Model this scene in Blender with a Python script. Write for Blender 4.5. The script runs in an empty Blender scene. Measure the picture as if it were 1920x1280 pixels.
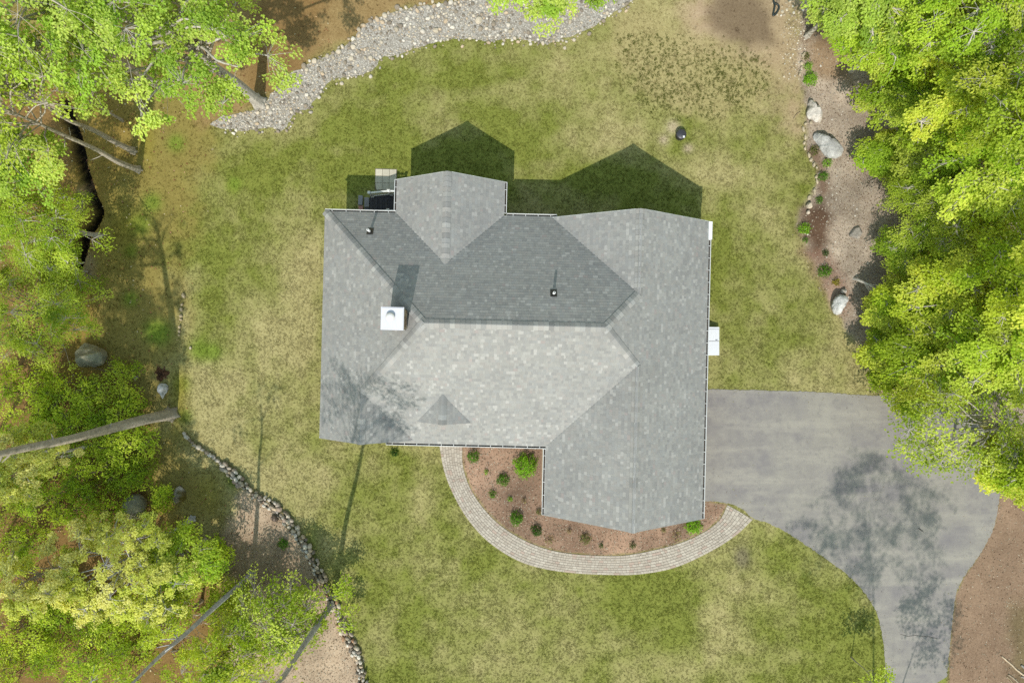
import bpy, math, random
import numpy as np
from mathutils import Vector, Matrix

random.seed(7)
rng = np.random.default_rng(7)
SC = bpy.context.scene
COL = SC.collection

# ------------------------------------------------------------------ camera, sky, sun, exposure
ALT = 38.8           # flying height of the drone (m)
PPM = 33.0           # photo pixels per metre on the ground
cam_d = bpy.data.cameras.new('camera')
cam = bpy.data.objects.new('camera', cam_d)
COL.objects.link(cam)
cam.location = (0, 0, ALT)
cam.rotation_euler = (0, 0, 0)
cam_d.sensor_width = 36
cam_d.lens = 24
cam_d.clip_start = 0.1
cam_d.clip_end = 3000
SC.camera = cam

SUN_EL = math.radians(51.5)
sx, sy = -0.152, -0.988                      # horizontal direction towards the sun (image down)
W = bpy.data.worlds.new('World')
SC.world = W
W.use_nodes = True
wn = W.node_tree
wn.nodes.clear()
sky = wn.nodes.new('ShaderNodeTexSky')
sky.sky_type = 'NISHITA'
sky.sun_disc = False
sky.sun_elevation = SUN_EL
sky.sun_rotation = math.atan2(sx, sy)
sky.air_density = 3.2
sky.dust_density = 0.5
sky.ozone_density = 2.0
bg = wn.nodes.new('ShaderNodeBackground')
bg.inputs[1].default_value = 0.15
wo = wn.nodes.new('ShaderNodeOutputWorld')
wn.links.new(sky.outputs[0], bg.inputs[0])
wn.links.new(bg.outputs[0], wo.inputs[0])

sun_d = bpy.data.lights.new('sun', 'SUN')
sun_d.energy = 3.8
sun_d.angle = math.radians(0.55)
sun_d.color = (1.0, 0.955, 0.91)
sun = bpy.data.objects.new('sun', sun_d)
COL.objects.link(sun)
sdir = Vector((sx * math.cos(SUN_EL), sy * math.cos(SUN_EL), math.sin(SUN_EL)))
sun.rotation_euler = sdir.to_track_quat('Z', 'Y').to_euler()
sun.location = (-10, -40, 60)

SC.view_settings.view_transform = 'Standard'
SC.view_settings.look = 'None'
SC.view_settings.gamma = 1
SC.view_settings.use_curve_mapping = False
SC.view_settings.exposure = 0.82
SC.render.engine = 'CYCLES'
SC.cycles.max_bounces = 8
SC.cycles.diffuse_bounces = 4
SC.cycles.transmission_bounces = 6
SC.cycles.use_denoising = False

# ------------------------------------------------------------------ helpers
def P(px, py, h=0.0):
    """photo pixel of a point that lies h metres above the ground -> place in metres"""
    k = (ALT - h) / ALT / PPM
    return np.array([(px - 960) * k, -(py - 640) * k, h])

KALB = 2.05
def alb(r, g, b, k=1.0):
    c = np.array([r, g, b], float) / 255.0
    lin = np.where(c <= 0.04045, c / 12.92, ((c + 0.055) / 1.055) ** 2.4)
    return lin / KALB * k

def smooth(a, b, x):
    t = np.clip((x - a) / (b - a), 0, 1)
    return t * t * (3 - 2 * t)

_lat = {}
def vnoise(x, y, seed=0):
    if seed not in _lat:
        _lat[seed] = np.random.default_rng(1000 + seed).random((256, 256))
    L = _lat[seed]
    xi = np.floor(x).astype(int); yi = np.floor(y).astype(int)
    fx = x - xi; fy = y - yi
    fx = fx * fx * (3 - 2 * fx); fy = fy * fy * (3 - 2 * fy)
    a = L[xi % 256, yi % 256]; b = L[(xi + 1) % 256, yi % 256]
    c = L[xi % 256, (yi + 1) % 256]; d = L[(xi + 1) % 256, (yi + 1) % 256]
    return (a * (1 - fx) + b * fx) * (1 - fy) + (c * (1 - fx) + d * fx) * fy

def fbm(x, y, scale, octs=4, seed=0, rough=0.55):
    s = 0; w = 1; tot = 0
    for o in range(octs):
        s = s + w * vnoise(x * scale + 17.3 * o, y * scale - 9.1 * o, seed + o)
        tot += w; w *= rough; scale *= 2.03
    return s / tot

def poly_sd(x, y, poly):
    """signed distance to a polygon (positive inside)"""
    poly = np.asarray(poly, float)
    d = np.full(x.shape, 1e9); inside = np.zeros(x.shape, bool)
    n = len(poly)
    for i in range(n):
        ax, ay = poly[i][:2]; bx_, by_ = poly[(i + 1) % n][:2]
        ex, ey = bx_ - ax, by_ - ay
        t = np.clip(((x - ax) * ex + (y - ay) * ey) / (ex * ex + ey * ey + 1e-12), 0, 1)
        d = np.minimum(d, (x - ax - t * ex) ** 2 + (y - ay - t * ey) ** 2)
        cond = ((ay > y) != (by_ > y))
        xs = ax + (y - ay) / (by_ - ay + 1e-12) * ex
        inside ^= cond & (x < xs)
    d = np.sqrt(d)
    return np.where(inside, d, -d)

def line_d(x, y, pts):
    pts = np.asarray(pts, float); d = np.full(x.shape, 1e9)
    for i in range(len(pts) - 1):
        ax, ay = pts[i][:2]; ex, ey = pts[i + 1][0] - ax, pts[i + 1][1] - ay
        t = np.clip(((x - ax) * ex + (y - ay) * ey) / (ex * ex + ey * ey + 1e-12), 0, 1)
        d = np.minimum(d, (x - ax - t * ex) ** 2 + (y - ay - t * ey) ** 2)
    return np.sqrt(d)

def pxpoly(pts, h=0.0):
    return np.array([P(a, b, h)[:2] for a, b in pts])

def catmull(pts, n=6):
    pts = [np.array(p, float) for p in pts]
    q = [2 * pts[0] - pts[1]] + pts + [2 * pts[-1] - pts[-2]]
    out = []
    for i in range(1, len(q) - 2):
        for k in range(n):
            t = k / n
            out.append(0.5 * ((2 * q[i]) + (-q[i - 1] + q[i + 1]) * t + (2 * q[i - 1] - 5 * q[i] + 4 * q[i + 1] - q[i + 2]) * t * t
                              + (-q[i - 1] + 3 * q[i] - 3 * q[i + 1] + q[i + 2]) * t ** 3))
    out.append(pts[-1])
    return np.array(out)

def resample(pts, n):
    d = np.r_[0, np.cumsum(np.linalg.norm(np.diff(pts, axis=0), axis=1))]; t = np.linspace(0, d[-1], n)
    return np.stack([np.interp(t, d, pts[:, k]) for k in range(pts.shape[1])], 1)

def mesh(name, verts, faces, col=None, smooth_shade=False):
    """faces: list of index tuples, or an (n, k) array; col: (nverts, 3)"""
    me = bpy.data.meshes.new(name)
    verts = np.asarray(verts, np.float32)
    if isinstance(faces, np.ndarray):
        n, k = faces.shape
        me.vertices.add(len(verts)); me.vertices.foreach_set('co', verts.ravel())
        me.loops.add(n * k); me.loops.foreach_set('vertex_index', faces.astype(np.int32).ravel())
        me.polygons.add(n)
        me.polygons.foreach_set('loop_start', np.arange(0, n * k, k, dtype=np.int32))
        me.polygons.foreach_set('loop_total', np.full(n, k, np.int32))
        me.update(calc_edges=True)
        me.validate()
    else:
        me.from_pydata(verts.tolist(), [], [tuple(int(i) for i in f) for f in faces])
        me.update()
    if col is not None:
        a = me.attributes.new('col', 'FLOAT_COLOR', 'POINT')
        c = np.ones((len(verts), 4), np.float32); c[:, :3] = col
        a.data.foreach_set('color', c.ravel())
    me.polygons.foreach_set('use_smooth', np.full(len(me.polygons), bool(smooth_shade)))
    return me

def link(name, me, mat=None, parent=None, loc=None, rz=None):
    o = bpy.data.objects.new(name, me)
    COL.objects.link(o)
    if mat is not None and me is not None and len(me.materials) == 0:
        me.materials.append(mat)
    if parent is not None:
        o.parent = parent
    if loc is not None:
        o.location = tuple(float(v) for v in loc)
    if rz is not None:
        o.rotation_euler = (0, 0, rz)
    return o

def tag(o, label=None, cat=None, group=None, kind=None):
    if label: o['label'] = label
    if cat: o['category'] = cat
    if group: o['group'] = group
    if kind: o['kind'] = kind
    return o

def empty(name, loc=(0, 0, 0), rz=0.0, **k):
    o = bpy.data.objects.new(name, None)
    COL.objects.link(o)
    o.location = tuple(float(v) for v in loc); o.rotation_euler = (0, 0, rz)
    o.empty_display_size = 0.3
    return tag(o, **k)

class MB:
    """collects shapes into one mesh"""
    def __init__(s): s.v = []; s.f = []; s.c = []; s.n = 0
    def add(s, v, f, c=None):
        v = np.asarray(v, float)
        s.v.append(v); s.f += [tuple(int(i) + s.n for i in q) for q in f]; s.n += len(v)
        s.c.append(np.tile(np.asarray(c if c is not None else (.5, .5, .5), float), (len(v), 1)))
        return s
    def box(s, lo, hi, c=None):
        x0, y0, z0 = lo; x1, y1, z1 = hi
        v = [(x0, y0, z0), (x1, y0, z0), (x1, y1, z0), (x0, y1, z0), (x0, y0, z1), (x1, y0, z1), (x1, y1, z1), (x0, y1, z1)]
        return s.add(v, [(3, 2, 1, 0), (4, 5, 6, 7), (0, 1, 5, 4), (1, 2, 6, 5), (2, 3, 7, 6), (3, 0, 4, 7)], c)
    def bevbox(s, lo, hi, b, c=None):
        x0, y0, z0 = lo; x1, y1, z1 = hi
        v = [(x0, y0, z0), (x1, y0, z0), (x1, y1, z0), (x0, y1, z0), (x0, y0, z1 - b), (x1, y0, z1 - b), (x1, y1, z1 - b), (x0, y1, z1 - b),
             (x0 + b, y0 + b, z1), (x1 - b, y0 + b, z1), (x1 - b, y1 - b, z1), (x0 + b, y1 - b, z1)]
        return s.add(v, [(0, 1, 5, 4), (1, 2, 6, 5), (2, 3, 7, 6), (3, 0, 4, 7), (4, 5, 9, 8), (5, 6, 10, 9), (6, 7, 11, 10), (7, 4, 8, 11), (8, 9, 10, 11)], c)
    def beam(s, a, b, w, h, c=None):
        """rectangular bar from a to b, w wide (level), h tall"""
        a = np.array(a, float); b = np.array(b, float); d = b - a; d /= np.linalg.norm(d)
        side = np.cross(d, (0, 0, 1.0)); n_ = np.linalg.norm(side)
        side = np.array([1.0, 0, 0]) if n_ < 1e-6 else side / n_
        up = np.cross(side, d)
        v = []
        for p in (a, b):
            for i, j in ((-1, -1), (1, -1), (1, 1), (-1, 1)):
                v.append(p + side * i * w / 2 + up * j * h / 2)
        return s.add(v, [(0, 1, 2, 3), (7, 6, 5, 4), (0, 4, 5, 1), (1, 5, 6, 2), (2, 6, 7, 3), (3, 7, 4, 0)], c)
    def tube(s, pts, rad, sides=6, c=None, cap=True):
        pts = np.asarray(pts, float); rad = np.broadcast_to(np.asarray(rad, float), (len(pts),))
        n = len(pts); tan = np.gradient(pts, axis=0)
        tan /= np.linalg.norm(tan, axis=1)[:, None] + 1e-9
        ref = np.array([0.31, 0.95, 0.12]) if abs(tan[0][2]) > 0.8 else np.array([0, 0, 1.0])
        e1 = np.cross(tan, ref); e1 /= np.linalg.norm(e1, axis=1)[:, None] + 1e-9
        e2 = np.cross(tan, e1)
        an = np.arange(sides) * 2 * math.pi / sides
        v = pts[:, None, :] + rad[:, None, None] * (np.cos(an)[None, :, None] * e1[:, None, :] + np.sin(an)[None, :, None] * e2[:, None, :])
        f = []
        for i in range(n - 1):
            for k in range(sides):
                a = i * sides + k; b = i * sides + (k + 1) % sides
                f.append((a, b, b + sides, a + sides))
        if cap:
            f.append(tuple(range(sides))[::-1]); f.append(tuple(range((n - 1) * sides, n * sides)))
        return s.add(v.reshape(-1, 3), f, c)
    def prism(s, poly, z0, z1, c=None):
        n = len(poly)
        v = [(p[0], p[1], z0) for p in poly] + [(p[0], p[1], z1) for p in poly]
        return s.add(v, [tuple(range(n))[::-1], tuple(range(n, 2 * n))] + [(i, (i + 1) % n, n + (i + 1) % n, n + i) for i in range(n)], c)
    def lathe(s, prof, cx=0, cy=0, n=20, c=None):
        an = np.arange(n) * 2 * math.pi / n
        v = [(cx + r * math.cos(a), cy + r * math.sin(a), z) for r, z in prof for a in an]
        f = []
        for i in range(len(prof) - 1):
            for k in range(n):
                f.append((i * n + k, i * n + (k + 1) % n, (i + 1) * n + (k + 1) % n, (i + 1) * n + k))
        f.append(tuple(range((len(prof) - 1) * n, len(prof) * n)))
        return s.add(v, f, c)
    def mesh(s, name, smooth_shade=False):
        return mesh(name, np.concatenate(s.v), s.f, np.concatenate(s.c), smooth_shade)
    def build(s, name, mat, parent=None, smooth_shade=False, **k):
        return link(name, s.mesh(name, smooth_shade), mat, parent, **k)

# ------------------------------------------------------------------ materials
def newmat(name, rough=0.85, spec=0.3):
    m = bpy.data.materials.new(name); m.use_nodes = True
    nt = m.node_tree; b = nt.nodes['Principled BSDF']
    b.inputs['Roughness'].default_value = rough
    b.inputs['Specular IOR Level'].default_value = spec
    return m, nt, b

def N(nt, t, **kw):
    n = nt.nodes.new(t)
    for k, v in kw.items():
        if k in ('inp',):
            for a, b in v.items(): n.inputs[a].default_value = b
        else: setattr(n, k, v)
    return n

def noise_node(nt, scale, detail=4, rough=0.6, coord='Object', vec=None):
    if vec is None:
        tc = N(nt, 'ShaderNodeTexCoord'); vec = tc.outputs[coord]
    n = N(nt, 'ShaderNodeTexNoise'); n.inputs['Scale'].default_value = scale
    n.inputs['Detail'].default_value = detail; n.inputs['Roughness'].default_value = rough
    nt.links.new(vec, n.inputs['Vector'])
    return n

def maprange(nt, sock, a, b, c, d):
    m = N(nt, 'ShaderNodeMapRange'); m.inputs[1].default_value = a; m.inputs[2].default_value = b
    m.inputs[3].default_value = c; m.inputs[4].default_value = d
    nt.links.new(sock, m.inputs[0]); return m.outputs[0]

def mixc(nt, fac, a, b, mode='MIX'):
    m = N(nt, 'ShaderNodeMix', data_type='RGBA', blend_type=mode)
    for i, s in ((0, fac), (6, a), (7, b)):
        if hasattr(s, 'links'): nt.links.new(s, m.inputs[i])
        elif i == 0: m.inputs[0].default_value = s
        else: m.inputs[i].default_value = (*s, 1) if len(s) == 3 else s
    return m.outputs[2]

def bump(nt, b, sock, strength, dist):
    n = N(nt, 'ShaderNodeBump'); n.inputs['Strength'].default_value = strength; n.inputs['Distance'].default_value = dist
    nt.links.new(sock, n.inputs['Height']); nt.links.new(n.outputs[0], b.inputs['Normal'])

def mat_attr(name, rough=0.85, nscale=8.0, amp=0.25, bumpd=0.01, spec=0.25, nscale2=60):
    """colour from the mesh's own 'col' values, broken up by noise"""
    m, nt, b = newmat(name, rough, spec)
    a = N(nt, 'ShaderNodeAttribute', attribute_name='col')
    n1 = noise_node(nt, nscale, 5, 0.65, 'Object'); n2 = noise_node(nt, nscale2, 3, 0.6, 'Object')
    f1 = maprange(nt, n1.outputs[0], 0.25, 0.75, 1 - amp, 1 + amp)
    f2 = maprange(nt, n2.outputs[0], 0.25, 0.75, 1 - amp * .6, 1 + amp * .6)
    mu = N(nt, 'ShaderNodeMath', operation='MULTIPLY'); nt.links.new(f1, mu.inputs[0]); nt.links.new(f2, mu.inputs[1])
    vm = N(nt, 'ShaderNodeVectorMath', operation='SCALE'); nt.links.new(a.outputs['Color'], vm.inputs[0]); nt.links.new(mu.outputs[0], vm.inputs['Scale'])
    nt.links.new(vm.outputs[0], b.inputs['Base Color'])
    if bumpd: bump(nt, b, n1.outputs[0], 0.8, bumpd)
    return m

def mat_leaf(name, trans=0.6):
    m = bpy.data.materials.new(name); m.use_nodes = True; nt = m.node_tree; nt.nodes.clear()
    a = N(nt, 'ShaderNodeAttribute', attribute_name='col')
    d = N(nt, 'ShaderNodeBsdfPrincipled'); d.inputs['Roughness'].default_value = 0.55; d.inputs['Specular IOR Level'].default_value = 0.25
    t = N(nt, 'ShaderNodeBsdfTranslucent')
    hs = N(nt, 'ShaderNodeHueSaturation'); hs.inputs['Hue'].default_value = 0.49; hs.inputs['Saturation'].default_value = 1.1; hs.inputs['Value'].default_value = 1.15
    nt.links.new(a.outputs['Color'], hs.inputs['Color'])
    nt.links.new(a.outputs['Color'], d.inputs['Base Color']); nt.links.new(hs.outputs[0], t.inputs['Color'])
    mx = N(nt, 'ShaderNodeMixShader'); mx.inputs[0].default_value = trans
    nt.links.new(d.outputs[0], mx.inputs[1]); nt.links.new(t.outputs[0], mx.inputs[2])
    o = N(nt, 'ShaderNodeOutputMaterial'); nt.links.new(mx.outputs[0], o.inputs[0])
    return m

M = {}
M['leaf'] = mat_leaf('spring_leaf')
M['bark'] = mat_attr('tree_bark', 0.92, 6, 0.42, 0.05, 0.12, 26)
M['stone'] = mat_attr('weathered_stone', 0.85, 7, 0.22, 0.015, 0.25, 45)
M['boulder'] = mat_attr('lichened_boulder', 0.9, 2.2, 0.42, 0.06, 0.2, 17)
M['shingle'] = mat_attr('asphalt_shingle', 0.95, 0.45, 0.10, 0.0, 0.12, 140)
M['plain'] = mat_attr('painted_trim', 0.5, 1.3, 0.05, 0.0, 0.35, 20)
M['paver'] = mat_attr('concrete_paver', 0.9, 6, 0.10, 0.004, 0.2, 70)
M['deck'] = mat_attr('composite_decking', 0.7, 4, 0.15, 0.003, 0.25, 60)
M['metal'] = mat_attr('white_sheet_metal', 0.35, 1.5, 0.05, 0.0, 0.5, 9)
M['litter'] = mat_attr('dry_plant_matter', 0.9, 6, 0.2, 0.0, 0.1, 60)
M['plastic'] = mat_attr('black_plastic', 0.45, 6, 0.15, 0.0, 0.4, 40)

# siding with lap shadow lines
m, nt, b = newmat('lap_siding', 0.7)
tc = N(nt, 'ShaderNodeTexCoord'); wv = N(nt, 'ShaderNodeTexWave', wave_type='BANDS', bands_direction='Z', wave_profile='SAW')
wv.inputs['Scale'].default_value = 1.25; nt.links.new(tc.outputs['Object'], wv.inputs[0])
n1 = noise_node(nt, 3, 3); b.inputs['Base Color'].default_value = (*alb(196, 192, 180), 1)
bump(nt, b, wv.outputs[0], 0.7, 0.03); M['siding'] = m

# asphalt driveway
m, nt, b = newmat('aged_asphalt', 0.92, 0.2)
nA = noise_node(nt, 0.16, 4, 0.6); nB = noise_node(nt, 1.1, 5, 0.7); nC = noise_node(nt, 55, 3, 0.7)
tc = N(nt, 'ShaderNodeTexCoord'); mp = N(nt, 'ShaderNodeMapping'); mp.inputs['Scale'].default_value = (0.22, 1.5, 1); nt.links.new(tc.outputs['Object'], mp.inputs[0])
nD = noise_node(nt, 0.9, 4, 0.6, vec=mp.outputs[0])
c = mixc(nt, maprange(nt, nA.outputs[0], 0.35, 0.65, 0, 1), alb(140, 134, 134), alb(166, 160, 148))
c = mixc(nt, maprange(nt, nB.outputs[0], 0.42, 0.66, 0, 0.6), c, alb(180, 174, 160))
c = mixc(nt, maprange(nt, nD.outputs[0], 0.48, 0.68, 0, 0.6), c, alb(188, 181, 165))
nF = noise_node(nt, 2.6, 6, 0.75); nG = noise_node(nt, 0.34, 3, 0.5)
c = mixc(nt, maprange(nt, nF.outputs[0], 0.52, 0.72, 0, 0.55), c, alb(122, 118, 118))
c = mixc(nt, maprange(nt, nG.outputs[0], 0.56, 0.7, 0, 0.5), c, alb(126, 121, 127))
c = mixc(nt, maprange(nt, nC.outputs[0], 0.3, 0.75, 0, 0.55), c, alb(108, 104, 100))
nt.links.new(c, b.inputs['Base Color']); bump(nt, b, nC.outputs[0], 0.5, 0.006); M['asphalt'] = m

# ground: two colours per spot (dark and light grains) mixed by fine noise
m, nt, b = newmat('lawn_and_soil', 0.95, 0.1)
ca = N(nt, 'ShaderNodeAttribute', attribute_name='ca'); cb = N(nt, 'ShaderNodeAttribute', attribute_name='cb')
tc = N(nt, 'ShaderNodeTexCoord')
n1 = noise_node(nt, 8.5, 6, 0.75, 'Object'); n2 = noise_node(nt, 30, 3, 0.6, 'Object'); n3 = noise_node(nt, 1.3, 4, 0.6, 'Object')
ad = N(nt, 'ShaderNodeMath', operation='ADD'); nt.links.new(n1.outputs[0], ad.inputs[0]); nt.links.new(n2.outputs[0], ad.inputs[1])
ad2 = N(nt, 'ShaderNodeMath', operation='MULTIPLY_ADD'); nt.links.new(n3.outputs[0], ad2.inputs[0]); ad2.inputs[1].default_value = 0.45; nt.links.new(ad.outputs[0], ad2.inputs[2])
f = maprange(nt, ad2.outputs[0], 0.88, 1.58, 0, 1)
c = mixc(nt, f, ca.outputs['Color'], cb.outputs['Color'])
nt.links.new(c, b.inputs['Base Color']); bump(nt, b, ad.outputs[0], 0.6, 0.018); M['ground'] = m

# gravel
m, nt, b = newmat('pale_gravel', 0.9, 0.2)
tc = N(nt, 'ShaderNodeTexCoord')
vo = N(nt, 'ShaderNodeTexVoronoi'); vo.inputs['Scale'].default_value = 14; nt.links.new(tc.outputs['Object'], vo.inputs['Vector'])
sep = N(nt, 'ShaderNodeSeparateColor'); nt.links.new(vo.outputs['Color'], sep.inputs[0])
c = mixc(nt, sep.outputs[0], alb(156, 146, 132), alb(226, 218, 204))
nE = noise_node(nt, 0.7, 4, 0.6)
c = mixc(nt, maprange(nt, nE.outputs[0], 0.35, 0.65, 0, 0.8), c, alb(202, 196, 184))
dk = maprange(nt, vo.outputs['Distance'], 0.25, 0.62, 0, 0.6)
c = mixc(nt, dk, c, alb(120, 110, 96))
nt.links.new(c, b.inputs['Base Color']); bump(nt, b, vo.outputs['Distance'], -0.9, 0.04); M['gravel'] = m

# ------------------------------------------------------------------ ground sheet
TH = math.radians(1.4)                        # the house stands turned a little against the picture
def HV(u, v, h):
    """house plan (photo px at ground scale, u right, v down) -> metres"""
    x = u * math.cos(TH) - v * math.sin(TH); y = u * math.sin(TH) + v * math.cos(TH)
    return np.array([x / PPM, -y / PPM, h])

DITCH = pxpoly(catmull([(118, 190), (128, 222), (141, 255), (150, 300), (160, 340), (171, 372), (182, 393), (178, 415), (157, 440), (150, 470), (140, 500)], 4))
def ditch_depth(x, y):
    d = line_d(x, y, DITCH)
    w = 0.13 + 0.22 * fbm(x, y, 0.9, 3, 40)
    return smooth(w + 0.16, w - 0.12, d)
def gz(x, y):
    x = np.atleast_1d(np.asarray(x, float)); y = np.atleast_1d(np.asarray(y, float))
    z = -0.75 * ditch_depth(x, y)
    out = np.clip(np.hypot(x / 34.0, y / 24.0) - 1.0, 0, 3)
    return z + out * (fbm(x, y, 0.05, 2, 44) - 0.5) * 2.0
def gz1(x, y): return float(gz(x, y)[0])

step = 0.135
xi = np.arange(-31, 31.01, step); yi = np.arange(-21, 21.01, step)
far = np.array([34, 40, 50, 70, 110, 200, 400, 900])
gx = np.concatenate([-far[::-1], xi, far]); gy = np.concatenate([-far[::-1], yi, far])
X, Y = np.meshgrid(gx, gy, indexing='xy')
NX, NY = len(gx), len(gy)
xf, yf = X.ravel(), Y.ravel()
PXx = xf * PPM + 960; PXy = 640 - yf * PPM     # ground expressed in survey pixels

warp = (fbm(xf, yf, 0.45, 4, 3) - 0.5)
fine = (fbm(xf, yf, 1.6, 4, 9) - 0.5)
big = fbm(xf, yf, 0.16, 4, 14)
def blob(px, py, rx, ry=None, rot=0):
    ry = ry or rx
    dx = PXx - px; dy = PXy - py; c_, s_ = math.cos(rot), math.sin(rot)
    a = (dx * c_ + dy * s_) / rx; b_ = (-dx * s_ + dy * c_) / ry
    return np.exp(-(a * a + b_ * b_) * 1.1)

# lawn: 0 straw .. 1 green
g = 0.54 + 1.85 * (big - 0.5) + 1.3 * (fbm(xf, yf, 0.42, 4, 21) - 0.5) + 0.7 * (fbm(xf, yf, 1.5, 3, 27) - 0.5) + 0.5 * (fbm(xf * 0.35, yf * 1.6, 0.6, 3, 23) - 0.5) * (yf > 7) + 0.45 * (fbm(xf * 1.8, yf * .3, 0.7, 3, 25) - 0.5) * (xf < -10)
for (a, b_, rx, ry, w, rot) in [
    (560, 470, 45, 80, -.55, 0), (540, 620, 50, 90, -.6, 0), (470, 900, 70, 45, -.5, .4), (600, 900, 60, 60, -.3, 0), (560, 1010, 60, 50, -.3, 0),
    (620, 250, 75, 30, .55, -.5), (450, 320, 50, 35, .35, 0), (400, 500, 26, 80, .35, .2), (380, 640, 30, 40, .5, 0), (430, 560, 25, 70, .3, 0), (330, 270, 14, 20, .4, 0),
    (440, 345, 14, 25, .6, 0), (800, 150, 120, 20, .35, -.1), (760, 300, 120, 60, .45, 0), (880, 300, 90, 50, .5, 0), (1150, 340, 130, 40, .55, 0),
    (1000, 190, 120, 40, -.25, 0), (1340, 330, 40, 60, -.35, 0), (1450, 320, 60, 70, -.1, 0), (1355, 440, 26, 60, .55, 0), (1420, 560, 60, 60, .25, 0), (1400, 630, 90, 60, .0, 0),
    (1490, 640, 60, 60, .15, 0), (1560, 700, 60, 30, .05, 0), (1300, 225, 30, 20, .3, 0), (1280, 262, 18, 28, .8, 0),
    (1440, 1040, 60, 60, .45, .5), (1520, 1110, 55, 35, .6, .7), (1570, 1120, 40, 60, .35, .6), (1600, 1180, 40, 70, .3, 0), (1300, 1100, 60, 40, .35, 0), (1180, 1130, 100, 40, .2, 0),
    (900, 1080, 60, 60, .25, .6), (830, 960, 30, 60, .45, 0), (760, 880, 60, 40, .15, 0), (590, 830, 20, 22, .7, 0), (740, 850, 12, 12, .8, 0), (700, 1130, 50, 50, .25, 0),
    (780, 1080, 70, 70, -.2, 0), (1080, 1130, 60, 50, -.2, 0), (1400, 1200, 70, 60, -.05, 0), (1350, 1160, 40, 30, -.35, 0), (860, 1240, 70, 40, -.25, 0), (1050, 1230, 120, 50, .2, 0),
    (580, 480, 24, 160, -.2, 0), (500, 760, 60, 50, -.3, 0), (700, 330, 40, 40, .45, 0), (580, 1020, 14, 26, .5, 0)]:
    g = g + w * blob(a, b_, rx, ry, rot)
south = smooth(900, 1150, PXy) * smooth(500, 900, PXx)
g = np.clip(g + 0.34 * south, -0.05, 1.1)[:, None]
straw_a, straw_b = alb(154, 144, 86), alb(214, 202, 142)
green_a, green_b = alb(102, 112, 42), alb(172, 173, 90)
CA = straw_a * (1 - g) + green_a * g
CB = straw_b * (1 - g) + green_b * g
CA = CA * .80; CB = CB * .90
lawn_w = np.ones(len(xf)); mulch_w = np.zeros(len(xf)); woods_w = np.zeros(len(xf))

def zone(pts, ca_, cb_, feather=0.6, wob=0.8, amt=1.0, lawn=0.0, mulch=None, woods=None, px=True):
    global CA, CB, lawn_w, mulch_w, woods_w
    poly = pxpoly(pts) if px else pts
    sd = poly_sd(xf, yf, poly) + wob * warp * 2 + wob * fine
    w = smooth(-feather, feather, sd) * amt
    CA = CA * (1 - w[:, None]) + np.asarray(ca_) * w[:, None]
    CB = CB * (1 - w[:, None]) + np.asarray(cb_) * w[:, None]
    lawn_w = lawn_w * (1 - w) + lawn * w
    if mulch is not None: mulch_w = mulch_w * (1 - w) + mulch * w
    else: mulch_w = mulch_w * (1 - w)
    if woods is not None: woods_w = woods_w * (1 - w) + woods * w
    return w

BIG = 60000
# mossy brown floor west of the lawn, and everything beyond the yard
zone([(395, 180), (400, 260), (345, 420), (350, 560), (330, 640), (330, 800), (420, 880), (450, 1000), (-BIG, 1000), (-BIG, -BIG), (395, -BIG)],
     alb(114, 100, 48), alb(172, 156, 88), 1.4, 1.6, 0.95, lawn=0.25, woods=0.5)
zone([(255, 150), (250, 300), (190, 420), (165, 520), (160, 640), (230, 700), (280, 800), (290, 900), (380, 1020), (430, 1090), (470, BIG), (-BIG, BIG), (-BIG, 150)],
     alb(112, 90, 38), alb(176, 150, 78), 0.9, 1.4, 0.9, lawn=0.05, woods=1.0)
zone([(130, 160), (120, 330), (90, 560), (120, 700), (240, 760), (270, 900), (330, 1000), (400, 1110), (430, BIG), (-BIG, BIG), (-BIG, 160)],
     alb(94, 72, 36), alb(164, 128, 84), 0.8, 1.2, 0.85, lawn=0, woods=1.0)
# sunny brown bank north west of the stone swale
zone([(385, 235), (480, 195), (540, 140), (660, 75), (740, 20), (860, 0), (980, -60), (980, -BIG), (200, -BIG), (300, 100)],
     alb(120, 92, 54), alb(184, 156, 108), 0.5, 0.5, 0.95, lawn=0.05, woods=0.5)
zone([(500, 200), (560, 150), (600, 60), (640, -60), (480, -60), (440, 120)], alb(104, 74, 40), alb(160, 126, 78), 0.8, 0.8, 0.7, lawn=0, woods=0.4)
# green clumps in the moss
for (a, b_, r) in [(330, 268, 16), (440, 345, 12), (285, 380, 18), (245, 560, 14), (300, 625, 22), (375, 655, 20), (400, 660, 16), (340, 720, 16), (345, 780, 15), (290, 620, 20), (245, 470, 12), (440, 900, 15), (520, 1021, 11), (260, 420, 22)]:
    w = np.clip(blob(a, b_, r) * 1.1, 0, .8)[:, None]; CA = CA * (1 - w) + alb(84, 108, 28) * w; CB = CB * (1 - w) + alb(146, 166, 62) * w
w = np.clip(blob(335, 740, 20, 70) * .8 + blob(275, 260, 16, 50) * .7 + blob(230, 430, 30, 60) * .6 + blob(395, 920, 26, 40) * .6, 0, .8)[:, None]
CA = CA * (1 - w) + alb(112, 104, 30) * w; CB = CB * (1 - w) + alb(176, 164, 72) * w
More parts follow.
